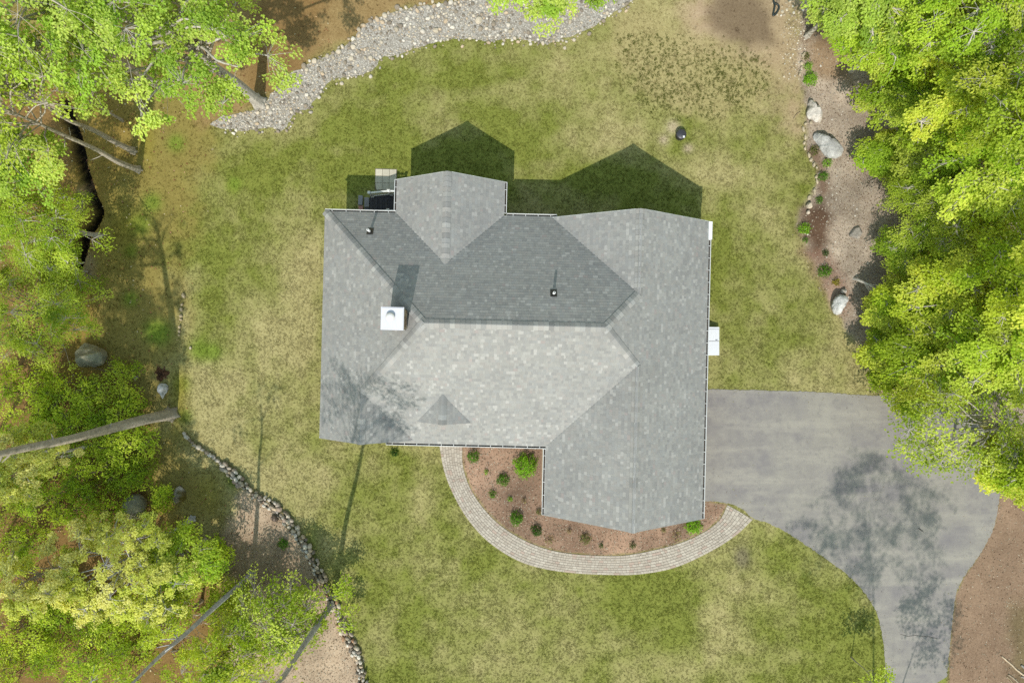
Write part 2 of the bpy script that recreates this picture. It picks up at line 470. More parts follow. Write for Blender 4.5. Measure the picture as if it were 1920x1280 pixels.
# bare north east corner: tan soil, thin tufts
zone([(1290, -40), (1300, 60), (1370, 110), (1440, 150), (1470, 230), (1500, 260), (1512, 200), (1510, 60), (1560, -60)], alb(150, 124, 92), alb(206, 184, 148), 1.3, 1.5, 0.95, lawn=0.12)
zone([(1270, 30), (1300, 100), (1360, 105), (1350, 40), (1320, 0)], alb(164, 134, 106), alb(206, 182, 150), 0.9, 0.8, 0.9, lawn=0.05)
zone([(1325, -20), (1335, 60), (1390, 90), (1450, 80), (1440, -20)], alb(100, 82, 62), alb(146, 126, 100), 0.7, 0.7, 0.9, lawn=0.05)
zone([(1150, 40), (1165, 150), (1290, 210), (1400, 190), (1440, 140), (1360, 100), (1290, 50), (1200, 0)], alb(138, 126, 80), alb(202, 186, 132), 1.0, 1.5, 0.85, lawn=0.35)
w = np.clip(blob(1262, 238, 14) + blob(1244, 262, 9) + blob(1290, 278, 9), 0, .9)[:, None]; CA = CA * (1 - w) + alb(170, 150, 116) * w; CB = CB * (1 - w) + alb(220, 204, 168) * w
w = np.clip(blob(1392, 1045, 16, 22), 0, .75)[:, None]; CA = CA * (1 - w) + alb(92, 82, 68) * w; CB = CB * (1 - w) + alb(150, 138, 112) * w
# wood chip bed on the east side
EBED = [(1508, -60), (1503, 60), (1500, 140), (1512, 205), (1510, 232), (1512, 280), (1530, 318), (1528, 350), (1500, 390), (1496, 420), (1520, 480), (1545, 530), (1565, 580), (1590, 620), (1640, 700), (1690, 742), (1760, 760), (1900, 800), (BIG, 820), (BIG, -BIG), (1508, -BIG)]
zone(EBED, alb(132, 112, 94), alb(208, 192, 170), 0.2, 0.35, 1.0, lawn=0, mulch=1.0)
zone([(1498, 385), (1500, 440), (1530, 480), (1560, 455), (1572, 400), (1545, 370)], alb(60, 42, 30), alb(112, 84, 64), 0.5, 0.5, 0.95, lawn=0, mulch=0.35)
zone([(1512, 285), (1530, 320), (1540, 370), (1555, 360), (1548, 300), (1530, 275)], alb(84, 58, 42), alb(140, 104, 80), 0.35, 0.4, 0.8, lawn=0, mulch=0.4)
zone([(1505, 470), (1540, 540), (1580, 600), (1600, 560), (1570, 500), (1540, 470)], alb(104, 76, 62), alb(168, 132, 110), 0.4, 0.4, 0.7, lawn=0, mulch=0.6)
zone([(1505, 20), (1505, 70), (1560, 80), (1560, 10)], alb(70, 52, 36), alb(124, 100, 72), 0.5, 0.5, 0.8, lawn=0, mulch=0.4)
zone([(1515, 80), (1520, 130), (1600, 160), (1600, 90)], alb(104, 78, 48), alb(160, 128, 88), 0.5, 0.5, 0.7, lawn=0, mulch=0.5)
# chip bed behind the low stone wall, south west
WALLC = [(347, 813), (363, 831), (390, 850), (418, 870), (437, 887), (457, 907), (476, 925), (496, 936), (519, 954), (543, 979), (562, 1005), (578, 1030), (590, 1055), (605, 1085), (617, 1108), (632, 1143), (644, 1175), (660, 1206), (672, 1233), (681, 1276), (690, 1330)]
zone(WALLC[5:] + [(690, 1500), (380, 1500), (430, 1200), (440, 1100), (400, 1020), (420, 980), (440, 930)], alb(136, 112, 88), alb(206, 184, 156), 0.3, 0.5, 1.0, lawn=0, mulch=1.0)
zone([(390, 990), (420, 1060), (470, 1110), (540, 1070), (570, 1040), (540, 1000), (480, 1000), (440, 980)], alb(100, 80, 62), alb(160, 138, 112), 0.7, 0.7, 0.7, lawn=0, mulch=0.9)  # darker chips: shade of the small leaved tree put into the colour
# bark bed round the drive's outer edge
DRIVE_OUT = [(1700, 742), (1790, 770), (1860, 820), (1876, 880), (1874, 930), (1864, 985), (1848, 1020), (1830, 1050), (1806, 1082), (1792, 1115), (1786, 1160), (1780, 1220), (1774, 1290), (1768, 1400)]
zone(DRIVE_OUT[3:] + [(1768, BIG), (BIG, BIG), (BIG, 830)], alb(112, 88, 68), alb(176, 148, 122), 0.1, 0.1, 1.0, lawn=0, mulch=0.3)
zone([(1900, 1130), (1880, 1200), (1900, 1300), (BIG, 1300), (BIG, 1130)], alb(84, 72, 46), alb(140, 124, 88), 0.7, 0.8, 0.8, lawn=0, mulch=0.3)
# bark bed in front of the house
WALK_IN = [(867, 830), (868, 873), (883, 917), (913, 960), (950, 993), (1000, 1020), (1053, 1035), (1120, 1041), (1183, 1039), (1267, 1020), (1320, 997), (1350, 973), (1364, 946)]
WALK_OUT = [(823, 830), (832, 880), (850, 927), (877, 973), (913, 1013), (960, 1045), (1007, 1063), (1067, 1073), (1133, 1077), (1200, 1076), (1267, 1063), (1333, 1033), (1380, 1003), (1412, 973)]
zone([(860, 800)] + WALK_IN + [(1364, 945), (1325, 939), (1290, 930), (1290, 800)], alb(128, 98, 78), alb(190, 158, 132), 0.07, 0.03, 1.0, lawn=0, mulch=1.0)
mv = (1 + (fbm(xf, yf, 0.5, 4, 33) - .5) * 1.3 * np.clip(mulch_w, 0, 1))[:, None]; CA = CA * mv; CB = CB * mv
# dark damp ditch soil, blackened further to paint in its shade, and its pebbly edge
dd = ditch_depth(xf, yf)
w = smooth(0.05, 0.75, dd)[:, None]
CA = CA * (1 - w) + alb(16, 13, 9) * w; CB = CB * (1 - w) + alb(58, 49, 38) * w
lawn_w *= (1 - w[:, 0])
for (a, b_, rx, ry) in [(152, 372, 9, 22), (165, 500, 14, 28)]:
    w = np.clip(blob(a, b_, rx, ry) * 1.1, 0, .8)[:, None]; CA = CA * (1 - w) + alb(112, 92, 68) * w; CB = CB * (1 - w) + alb(190, 172, 140) * w

zf = gz(xf, yf)
verts = np.stack([xf, yf, zf], 1)
idx = np.arange(NX * NY).reshape(NY, NX)
faces = np.stack([idx[:-1, :-1], idx[:-1, 1:], idx[1:, 1:], idx[1:, :-1]], -1).reshape(-1, 4)
gm = mesh('ground', verts, faces, None, True)
for nm, arr in (('ca', CA), ('cb', CB)):
    a = gm.attributes.new(nm, 'FLOAT_COLOR', 'POINT'); c4 = np.ones((len(xf), 4), np.float32); c4[:, :3] = np.clip(arr, 0, 1); a.data.foreach_set('color', c4.ravel())
tag(link('ground', gm, M['ground']), kind='structure')

def gsample(x, y):
    """nearest ground vertex"""
    i = np.clip(np.searchsorted(gx, x), 1, NX - 1); i = np.where(np.abs(gx[i - 1] - x) < np.abs(gx[i] - x), i - 1, i)
    j = np.clip(np.searchsorted(gy, y), 1, NY - 1); j = np.where(np.abs(gy[j - 1] - y) < np.abs(gy[j] - y), j - 1, j)
    return j * NX + i

# ------------------------------------------------------------------ driveway
def sheet(name, poly, z, mat, kind='structure', thick=0.06):
    mb = MB(); n = len(poly)
    v = [(p[0], p[1], z) for p in poly] + [(p[0], p[1], z - thick) for p in poly]
    area = sum(poly[i][0] * poly[(i + 1) % n][1] - poly[(i + 1) % n][0] * poly[i][1] for i in range(n))
    f = [tuple(range(n)) if area > 0 else tuple(range(n))[::-1]] + [(i, (i + 1) % n, n + (i + 1) % n, n + i) for i in range(n)]
    mb.add(v, f)
    o = mb.build(name, mat)
    if kind: o['kind'] = kind
    return o
DR_IN = catmull([(1768, 1700), (1668, 1500), (1663, 1330), (1659, 1240), (1654, 1190), (1644, 1150), (1622, 1112), (1592, 1080), (1555, 1052), (1515, 1024), (1478, 1000), (1440, 980), (1413, 972), (1395, 956), (1374, 945)], 5)
dr = np.concatenate([[(1300, 722), (1326, 729), (1420, 731), (1520, 734), (1640, 742)], catmull(DRIVE_OUT + [(1768, 1700)], 5), DR_IN[1:], [(1340, 939), (1326, 939), (1290, 936)]])
dpoly = pxpoly(dr)
DRIVE_POLY = dpoly
dpoly = resample(np.vstack([dpoly, dpoly[:1]]), 700)[:-1]; jit = np.random.default_rng(5).normal(0, 0.018, dpoly.shape); dpoly = dpoly + jit
sheet('driveway', dpoly, 0.022, M['asphalt'], thick=0.12)
mb = MB()
cr = [(1688, 1188), (1702, 1192), (1716, 1190), (1730, 1192), (1743, 1193), (1757, 1196)]
pts = np.array([np.r_[P(a, b)[:2], 0.024] for a, b in cr])
mb.tube(pts, 0.012, 4)
mb.c = [np.tile(alb(64, 58, 54), (len(v), 1)) for v in mb.v]
tag(mb.build('crack_filler', M['plastic']), 'thin dark crack line across the lower driveway', 'crack')

# ------------------------------------------------------------------ curved paver walk
wi = catmull(WALK_IN, 8); wo_ = catmull(WALK_OUT, 8)
wi = resample(wi, 400); wo_ = resample(wo_, 400)
WI = pxpoly(wi); WO = pxpoly(wo_)
walk = sheet('walkway', np.concatenate([WI, WO[::-1]]), 0.008, mat_attr('joint_sand', 0.95, 8, 0.2, 0.0), thick=0.06)
a = walk.data.attributes['col']; c4 = np.ones((len(walk.data.vertices), 4), np.float32); c4[:, :3] = alb(176, 162, 144); a.data.foreach_set('color', c4.ravel())
mid = (WI + WO) / 2; arc = np.r_[0, np.cumsum(np.linalg.norm(np.diff(mid, axis=0), axis=1))]
def walk_at(s, q):
    i = np.interp(s, arc, np.arange(400)); i0 = int(min(i, 398)); f_ = i - i0
    A = WI[i0] * (1 - f_) + WI[i0 + 1] * f_; B = WO[i0] * (1 - f_) + WO[i0 + 1] * f_
    return A * (1 - q) + B * q
pav = []; NR = 8
for r in range(NR):
    s = -0.23 * random.random()
    while s < arc[-1]:
        L = random.choice((0.15, 0.23, 0.23, 0.30)); s0, s1 = max(s, 0) + 0.007, min(s + L, arc[-1]) - 0.007; s += L
        if s1 - s0 < 0.06: continue
        q0, q1 = (r + 0.05) / NR, (r + 0.95) / NR
        pav.append([walk_at(s0, q0), walk_at(s1, q0), walk_at(s1, q1), walk_at(s0, q1)])
def paver_mesh(mb, q, z, h, colr):
    q = np.array(q); c_ = q.mean(0); ins = q + (c_ - q) * 0.06
    v = [(p[0], p[1], z) for p in q] + [(p[0], p[1], z + h - .005) for p in q] + [(p[0], p[1], z + h) for p in ins]
    f = [(4 + i, 4 + (i + 1) % 4, 8 + (i + 1) % 4, 8 + i) for i in range(4)] + [(i, (i + 1) % 4, 4 + (i + 1) % 4, 4 + i) for i in range(4)] + [(8, 9, 10, 11)]
    if np.cross(q[1] - q[0], q[2] - q[0]) < 0: f = [t[::-1] for t in f]
    mb.add(v, f, colr)
def paver_col():
    t = random.random(); c_ = alb(202, 194, 182) * (1 - t) + alb(182, 172, 160) * t
    if random.random() < .08: c_ = alb(188, 170, 158)
    return c_ * random.uniform(.95, 1.05) * [.97, .94, .88]
order = sorted(range(len(pav)), key=lambda i: -abs(np.cross(np.array(pav[i][2]) - pav[i][0], np.array(pav[i][3]) - pav[i][1])))
rest = MB()
for k, i in enumerate(order):
    hh = 0.022 + random.uniform(-.004, .004)
    if k < 300:
        mb = MB(); paver_mesh(mb, pav[i], 0.006, hh, paver_col()); mb.build('paver', M['paver'], walk)
    else: paver_mesh(rest, pav[i], 0.006, hh, paver_col())
tag(rest.build('paver_field', M['paver'], walk), kind='stuff')
# soldier edge between walk and bed: narrow dark soil gap comes from the joint sheet

# pale concrete strip at the foot of the garage wing
q = [(1016.5, 836), (1030, 836), (1030, 950), (1022, 950), (1018.5, 946), (1015, 938)]
o = sheet('concrete_apron', pxpoly(q), 0.05, M['paver'], kind=None, thick=0.12)
c4 = np.ones((len(o.data.vertices), 4), np.float32); c4[:, :3] = alb(186, 172, 150); o.data.attributes['col'].data.foreach_set('color', c4.ravel())
tag(o, 'narrow pale concrete strip beside the bark bed under the eave', 'concrete strip')

# ------------------------------------------------------------------ rocks
def ico(sub):
    import bmesh
    bm = bmesh.new(); bmesh.ops.create_icosphere(bm, subdivisions=sub, radius=1.0)
    v = np.array([w_.co[:] for w_ in bm.verts]); f = np.array([[x.index for x in q.verts] for q in bm.faces]); bm.free()
    return v, f
ICO1, ICO2, ICO4 = ico(1), ico(2), ico(4)
def rock_shape(ic, seed, cuts=5, lump=0.18):
    r = np.random.default_rng(seed); v = ic[0].copy()
    for k in range(3):
        d = r.normal(size=3); d /= np.linalg.norm(d); fq = r.uniform(1.5, 3.5)
        v = v * (1 + lump * 0.5 * np.sin(v @ d * fq + r.uniform(0, 6)))[:, None]
    for k in range(cuts):
        d = r.normal(size=3); d[2] = abs(d[2]) * .8; d /= np.linalg.norm(d); lim = r.uniform(0.62, 0.9)
        e = v @ d; over = np.clip(e - lim, 0, None); v = v - over[:, None] * d * 0.9
    return v
STONE_COLS = [alb(220, 206, 182), alb(200, 186, 162), alb(166, 152, 132), alb(232, 222, 204), alb(208, 186, 156), alb(186, 176, 162), alb(210, 200, 184), alb(140, 128, 112)]
stone_meshes = []
for s_ in range(28):
    v = rock_shape(ICO1 if s_ % 2 else ICO2, 50 + s_, 4, .2)
    base = STONE_COLS[s_ % 8] * random.uniform(.85, 1.08)
    stone_meshes.append(mesh('stone', v, ICO1[1] if s_ % 2 else ICO2[1], np.tile(base, (len(v), 1)), False)); stone_meshes[-1].materials.append(M['stone'])
for s_ in range(6):   # rusty ones for the wall
    v = rock_shape(ICO2, 90 + s_, 5, .2); base = [alb(186, 146, 112), alb(170, 150, 132), alb(194, 178, 158)][s_ % 3]
    stone_meshes.append(mesh('stone', v, ICO2[1], np.tile(base, (len(v), 1)), False)); stone_meshes[-1].materials.append(M['stone'])
def put_stone(name, x, y, z, sx_, sy_, sz_, rz, me, parent=None):
    o = bpy.data.objects.new(name, me); COL.objects.link(o)
    o.location = (x, y, z); o.scale = (sx_, sy_, sz_); o.rotation_euler = (random.uniform(-.2, .2), random.uniform(-.2, .2), rz)
    if parent: o.parent = parent
    return o

# dry stone swale along the north edge
SW_UP = [(391, 231), (430, 216), (478, 206), (500, 190), (536, 143), (570, 125), (604, 109), (656, 81), (667, 66), (690, 43), (739, 24), (780, 13), (862, 1), (930, -22), (1040, -60), (1200, -110)]
SW_DN = [(1260, -50), (1189, 0), (1147, 26), (1110, 52), (1080, 64), (1039, 80), (1012, 80), (967, 73), (922, 77), (855, 73), (810, 82), (772, 94), (739, 107), (716, 107), (701, 129), (667, 144), (630, 147), (611, 161), (581, 199), (551, 214), (536, 240), (521, 247), (508, 240), (460, 246), (417, 241)]
swp = pxpoly(np.concatenate([catmull(SW_UP, 4), catmull(SW_DN, 4)]))
swp = resample(swp, 260); swp = swp + np.random.default_rng(3).normal(0, .035, swp.shape)
sw = sheet('gravel_swale', swp, 0.015, M['gravel'], thick=0.08)
st = []
lo, hi = swp.min(0), swp.max(0)
# fine pale gravel patches (few stones)
FINE = [(590, 190, 30, 16), (560, 215, 22, 14), (745, 80, 45, 18), (690, 120, 25, 14), (850, 55, 50, 14), (1000, 50, 60, 20), (1080, 40, 60, 25), (1130, 15, 50, 20), (520, 235, 18, 12), (640, 140, 24, 8)]
occ = {}
def try_stone(x, y, r, k=0.78):
    c_ = (int(x // .4), int(y // .4))
    for a in (-1, 0, 1):
        for b_ in (-1, 0, 1):
            for (X2, Y2, r2) in occ.get((c_[0] + a, c_[1] + b_), ()):
                if (X2 - x) ** 2 + (Y2 - y) ** 2 < ((r + r2) * k) ** 2: return False
    occ.setdefault(c_, []).append((x, y, r)); return True
swpx = np.concatenate([catmull(SW_UP, 4), catmull(SW_DN, 4)])
UPW = pxpoly(catmull(SW_UP, 4)); DNW = pxpoly(catmull(SW_DN, 4))
for p in resample(UPW[20:], 170):
    x, y = p + rng.normal(0, .11, 2); r = random.uniform(.10, .19)
    if try_stone(x, y, r): st.append((x, y, r))
for p in resample(DNW, 300):
    x, y = p + rng.normal(0, .16, 2); r = random.uniform(.04, .14)
    if try_stone(x, y, r): st.append((x, y, r))
cand = rng.uniform(lo, hi, (34000, 2)); sdc = poly_sd(cand[:, 0], cand[:, 1], swp)
cand = cand[sdc > 0.03]
pxc = cand * [PPM, -PPM] + [960, 640]
fw = np.zeros(len(cand))
for (a, b_, rx, ry) in FINE: fw = np.maximum(fw, np.exp(-(((pxc[:, 0] - a) / rx) ** 2 + ((pxc[:, 1] - b_) / ry) ** 2)))
east = smooth(1000, 1100, pxc[:, 0])
for i, (x, y) in enumerate(cand):
    keep = 1 - 0.95 * max(fw[i], .75 * east[i])
    if random.random() > keep: continue
    r = min(.19, max(.045, random.lognormvariate(math.log(.072), .45)))
    if pxc[i, 0] > 700 and pxc[i, 1] < 60: r *= 1.25
    if try_stone(x, y, r): st.append((x, y, r))
st.sort(key=lambda t: -t[2])
def stones_joined(lst, name, parent=None, zoff=0.02, cols=STONE_COLS):
    V = []; F = []; C_ = []; n = 0
    shapes = [rock_shape(ICO1, 200 + k, 4, .2) for k in range(14)]
    for (x, y, r) in lst:
        v = shapes[random.randrange(14)] * [r, r * random.uniform(.65, 1), r * random.uniform(.45, .7)]
        a = random.uniform(0, 6.28); ca_, sa = math.cos(a), math.sin(a)
        v = np.stack([v[:, 0] * ca_ - v[:, 1] * sa + x, v[:, 0] * sa + v[:, 1] * ca_ + y, v[:, 2] + zoff + r * .12], 1)
        V.append(v); F.append(ICO1[1] + n); n += len(v); C_.append(np.tile(random.choice(cols) * random.uniform(.8, 1.1), (len(v), 1)))
    return tag(link(name, mesh(name, np.concatenate(V), np.concatenate(F), np.concatenate(C_)), M['stone'], parent), kind='stuff')
for (x, y, r) in st[:300]:
    put_stone('stone', x, y, 0.03 + r * .15, r, r * random.uniform(.7, 1), r * random.uniform(.5, .75), random.uniform(0, 6.28), random.choice(stone_meshes[:28]), sw)
stones_joined(st[300:], 'small_stones', sw)

# stony strip in the north east corner
nes = []
for i in range(2600):
    px = random.uniform(1440, 1530); py = random.uniform(-30, 150)
    cx = 1502 - 0.05 * (py - 60)
    d = abs(px - cx) / 24 if px < cx else abs(px - cx) / 9
    if py < 40: d = abs(px - 1510) / 32
    if random.random() > math.exp(-d * d * 1.4): continue
    p = P(px, py); r = random.uniform(.03, .075) if py > 35 else random.uniform(.05, .14)
    if try_stone(p[0], p[1], r, .9): nes.append((p[0], p[1], r))
stones_joined(nes, 'loose_stones', None, 0.0, [alb(214, 200, 172), alb(190, 172, 142), alb(160, 142, 116), alb(224, 214, 194)])
tag(bpy.data.objects['loose_stones'], 'scatter of small pale stones along the bare soil corner', 'stones', kind='stuff')

ebs = []
for i in range(900):
    px = random.uniform(1505, 1650); py = random.uniform(90, 600); p = P(px, py)
    if poly_sd(np.array([p[0]]), np.array([p[1]]), pxpoly(EBED))[0] < .1 or vnoise(np.array([px * .05]), np.array([py * .05]), 81)[0] < .5: continue
    r = random.uniform(.025, .08)
    if try_stone(p[0], p[1], r, 1.0): ebs.append((p[0], p[1], r))
stones_joined(ebs, 'bed_pebbles', None, -.01, [alb(206, 196, 180), alb(176, 164, 148), alb(150, 138, 122)])
tag(bpy.data.objects['bed_pebbles'], 'small grey pebbles strewn through the wood chip bed', 'pebbles', kind='stuff')
# low dry-laid stone wall
wallc = pxpoly(catmull(WALLC, 6)); wl = np.r_[0, np.cumsum(np.linalg.norm(np.diff(wallc, axis=0), axis=1))]
stone_wall = empty('stone_wall', (wallc[40][0], wallc[40][1], 0), label='low dry laid stone wall curving between the lawn and the wood chip bed', cat='stone wall')
ox, oy = wallc[40]
s = 0.0; nwall = 0
while s < wl[-1]:
    t_ = s / wl[-1]
    p = np.array([np.interp(s, wl, wallc[:, k]) for k in (0, 1)]); p2 = np.array([np.interp(min(s + .1, wl[-1]), wl, wallc[:, k]) for k in (0, 1)])
    dr_ = p2 - p; ang = math.atan2(dr_[1], dr_[0]); nrm = np.array([-math.sin(ang), math.cos(ang)])
    wide = 1 if t_ < .14 else (3 if random.random() < .6 else 2)
    L = random.uniform(.2, .38)
    for k in range(wide):
        off = (k - (wide - 1) / 2) * .21 + random.uniform(-.05, .05)
        q = p + nrm * off + dr_ / np.linalg.norm(dr_) * random.uniform(-.06, .06)
        r = L * random.uniform(.42, .58)
        zz = (.22 if wide > 1 and k == 1 else .12) + random.uniform(-.03, .05)
        put_stone('stone', q[0] - ox, q[1] - oy, zz, r, r * random.uniform(.6, .85), random.uniform(.11, .2), ang + random.uniform(-.5, .5), random.choice(stone_meshes), stone_wall); nwall += 1
    s += L * .72

# boulders
def boulder(name, px, py, rx, ry, rz, rot, seed, colr, label, cat='boulder', group=None, cuts=7, sub=ICO4, sink=.25, outline=None, moss=None, poly=None):
    p = P(px, py, rz * .5); rx /= PPM; ry /= PPM
    v = rock_shape(sub, seed, cuts, .16)
    v /= np.abs(v).max(0)
    r_ = np.random.default_rng(seed + 5)
    n3 = fbm(v[:, 0] * 2 + v[:, 2] + 5, v[:, 1] * 2 - v[:, 2] + 5, 1.6, 4, seed % 50) - .5
    v = v * (1 + .16 * n3)[:, None]
    if outline:      # taper: list of (angle deg, factor)
        an = np.degrees(np.arctan2(v[:, 1], v[:, 0])) % 360; ks = sorted(outline); ka = [k[0] for k in ks]; kf = [k[1] for k in ks]
        f_ = np.interp(an, [ka[-1] - 360] + ka + [ka[0] + 360], [kf[-1]] + kf + [kf[0]]); v[:, :2] *= f_[:, None]
    if poly is not None:
        pw = np.array([P(a_, b_, rz * .5)[:2] for a_, b_ in poly]); p = np.r_[pw.mean(0), 0]; q_ = pw - p[:2]; rx = ry = 1.0; rot = 0
        pa = np.arctan2(q_[:, 1], q_[:, 0]); o_ = np.argsort(pa); pa = pa[o_]; pr = np.hypot(q_[:, 0], q_[:, 1])[o_]
        va = np.arctan2(v[:, 1], v[:, 0]); tgt = np.interp(va, np.r_[pa[-1] - 2 * math.pi, pa, pa[0] + 2 * math.pi], np.r_[pr[-1], pr, pr[0]])
        hr_ = np.hypot(v[:, 0], v[:, 1]); hmax = np.ones(72); b72 = ((va + math.pi) / (2 * math.pi) * 71.99).astype(int)
        for q in range(72):
            sel = b72 == q
            if sel.any(): hmax[q] = hr_[sel].max()
        hmax = np.convolve(np.r_[hmax[-3:], hmax, hmax[:3]], np.ones(7) / 7, 'valid'); k_ = tgt / hmax[b72]
        v[:, 0] *= k_; v[:, 1] *= k_
    c_ = np.tile(colr, (len(v), 1)) * (1 + .5 * n3[:, None])
    if moss is not None:
        mw = smooth(.0, .25, fbm(v[:, 0] + 3, v[:, 1] + 3, 1.3, 3, seed % 40 + 3) - .5)[:, None]; c_ = c_ * (1 - mw) + moss * mw
    v = v * [rx, ry, rz]
    ca_, sa = math.cos(rot), math.sin(rot)
    v = np.stack([v[:, 0] * ca_ - v[:, 1] * sa, v[:, 0] * sa + v[:, 1] * ca_, v[:, 2] + rz * (1 - sink)], 1)
    me = mesh(name, v, sub[1], c_, False)
    return tag(link(name, me, M['boulder'], None, (p[0], p[1], gz1(p[0], p[1]))), label, cat, group)
boulder('boulder', 172, 667, 29, 23, .75, -.1, 11, alb(150, 146, 122), 'large grey green boulder at the edge of the western woods', poly=[(143.2, 676.3), (146.7, 666.4), (148.1, 658.0), (155.2, 646.7), (162.2, 643.6), (170.6, 645.3), (183.3, 651.6), (196.7, 658.0), (200.2, 666.4), (198.8, 676.3), (191.7, 684.7), (180.5, 687.5), (167.8, 687.5), (156.6, 688.9), (146.7, 683.3)], outline=[(0, 1), (60, .95), (130, 1.02), (200, 1.05), (270, 1.0), (320, .98)], cuts=9)
boulder('boulder', 306, 731, 9, 14, .32, .1, 23, alb(196, 196, 192), 'small pale grey pointed rock standing on moss near the stump', poly=[(297.9, 724.1), (300.7, 718.5), (305.7, 718.5), (309.2, 719.2), (314.1, 724.1), (313.4, 731.1), (309.9, 739.5), (305.7, 745.9), (302.1, 741.0), (297.9, 732.5)], outline=[(90, 1), (200, .95), (270, 1.15), (300, .8), (240, .8), (0, 1)])
boulder('boulder', 250, 944, 24, 28, .75, .2, 31, alb(156, 152, 130), 'dark mossy boulder half hidden by low brush', poly=[(230.9, 945.6), (236.4, 934.7), (247.3, 927.0), (259.4, 924.8), (268.1, 931.4), (273.6, 941.2), (273.6, 954.4), (267.0, 965.3), (255.0, 970.8), (241.9, 967.5), (234.2, 959.8)], moss=alb(96, 104, 44))
boulder('boulder', 335, 925, 13, 17, .28, .3, 37, alb(176, 168, 158), 'flat grey rock sunk in moss beyond the stone wall', poly=[(322.8, 936.9), (325.0, 927.0), (329.3, 915.0), (335.9, 910.6), (342.5, 916.1), (346.8, 927.0), (345.8, 935.8), (335.9, 940.1), (327.2, 945.6)], moss=alb(104, 92, 36), sink=.5)
boulder('boulder', 1574, 570, 13, 20, .45, -.25, 41, alb(222, 220, 214), 'white smooth boulder at the tip of the wood chip bed', poly=[(1560.7, 567.6), (1562.6, 560.1), (1568.2, 554.5), (1577.6, 552.6), (1585.1, 556.4), (1589.8, 561.1), (1583.2, 569.5), (1577.6, 578.9), (1571.9, 588.3), (1566.3, 591.1), (1561.6, 584.5), (1559.2, 575.1)], outline=[(60, 1.0), (130, 1), (200, .95), (270, 1.0), (0, .85), (320, .75)])
boulder('boulder', 1556, 275, 24, 26, .5, 0, 47, alb(192, 190, 184), 'broad grey flat topped boulder under the leaning branches', poly=[(1528.8, 252.5), (1537.5, 250.0), (1555.0, 260.0), (1567.5, 265.0), (1580.0, 280.0), (1576.2, 292.5), (1552.5, 296.2), (1542.5, 285.0), (1536.2, 272.5), (1528.8, 260.0)], outline=[(0, .8), (40, .75), (90, .85), (130, 1.12), (170, .8), (225, .62), (265, .8), (305, 1.15), (335, 1.05)], cuts=12)
boulder('boulder', 1606, 436, 14, 13, .2, .3, 53, alb(158, 150, 138), 'grey rock almost buried in wood chips', sink=.6)
boulder('boulder', 1527, 214, 12, 13, .42, .6, 59, alb(218, 210, 198), 'jagged whitish rock beside the wood chip bed edge, largest of its cluster', poly=[(1517.5, 190.0), (1522.5, 186.2), (1527.5, 200.0), (1540.0, 207.5), (1541.2, 217.5), (1531.2, 230.0), (1525.0, 223.8), (1515.0, 222.5), (1513.8, 207.5), (1518.8, 200.0)], cuts=11)
boulder('boulder', 1520, 194, 5, 7, .25, .2, 61, alb(200, 192, 180), 'small whitish rock above the jagged whitish rock', cuts=8, sub=ICO2)
boulder('boulder', 1535, 224, 7, 6, .25, .9, 62, alb(210, 198, 180), 'small cream rock touching the jagged whitish rock below', cuts=8, sub=ICO2)
boulder('boulder', 1517, 386, 6, 6, .22, .2, 63, alb(216, 200, 176), 'cream rock on dark soil above the round bush', cuts=6, sub=ICO2)
boulder('boulder', 1515, 398, 4, 4, .16, .7, 64, alb(212, 196, 176), 'smaller cream rock just below the cream rock on dark soil', cuts=6, sub=ICO2)
boulder('boulder', 1582, 546, 5, 5, .2, .7, 65, alb(196, 186, 172), 'small grey rock right above the white smooth boulder', cuts=6, sub=ICO2)
boulder('boulder', 515, 972, 6, 7, .25, .7, 66, alb(150, 128, 112), 'brownish rock in the chip bed inside the stone wall', cuts=8, sub=ICO2)
boulder('boulder', 216, 696, 5, 5, .15, .7, 67, alb(150, 142, 126), 'tiny grey rock below the large grey green boulder', cuts=8, sub=ICO2)
boulder('boulder', 254, 708, 5, 4, .12, .3, 68, alb(158, 146, 134), 'flat pinkish grey pebble on moss between boulder and stump', cuts=8, sub=ICO2)
boulder('boulder', 1668, 732, 17, 9, .22, -.2, 69, alb(206, 184, 152), 'tan flat rock at the corner of driveway and trees', cuts=9)
for (a, b_, rx, ry) in [(344, 554, 4, 6), (341, 571, 3, 4), (340, 580, 4, 5), (339, 592, 4, 4), (339.5, 599, 3, 3), (337, 613, 3, 4), (336, 621, 3, 4), (336, 628, 2.5, 2.5)]:
    boulder('edging_stone', a, b_, rx * .85, ry * .85, .12, random.uniform(-.3, .3), int(a * 7 + b_), alb(206, 186, 152), 'small tan stone in the short row across the mossy lawn edge', 'stone', 'row of small tan stones on the lawn edge', 5, ICO2)
boulder('edging_stone', 357, 652, 2.5, 3, .1, 0, 401, alb(206, 190, 158), 'lone tan pebble lying below the row of small tan stones', 'stone', None, 5, ICO2)
ED = [(1520, 229), (1511, 234), (1508.5, 245), (1508, 256), (1510, 268), (1511, 279), (1515, 290), (1521, 300), (1527, 308), (1533, 316), (1532, 330), (1530, 342), (1526, 356), (1519, 368), (1526, 362), (1506, 100), (1505, 108), (1504, 117), (1503, 126), (1502, 134), (1501, 141)]
for k, (a, b_) in enumerate(ED):
    boulder('edging_stone', a + random.uniform(-2.2, 2.2), b_ + random.uniform(-2, 2), random.uniform(1.8, 4), random.uniform(2.5, 6.5), .1, random.uniform(-.4, .4), 300 + k, alb(208, 192, 162) * random.uniform(.85, 1.05), 'pale stone in the thin edging line between lawn and wood chip bed', 'stone', 'edging stones of the wood chip bed', 5, ICO2)

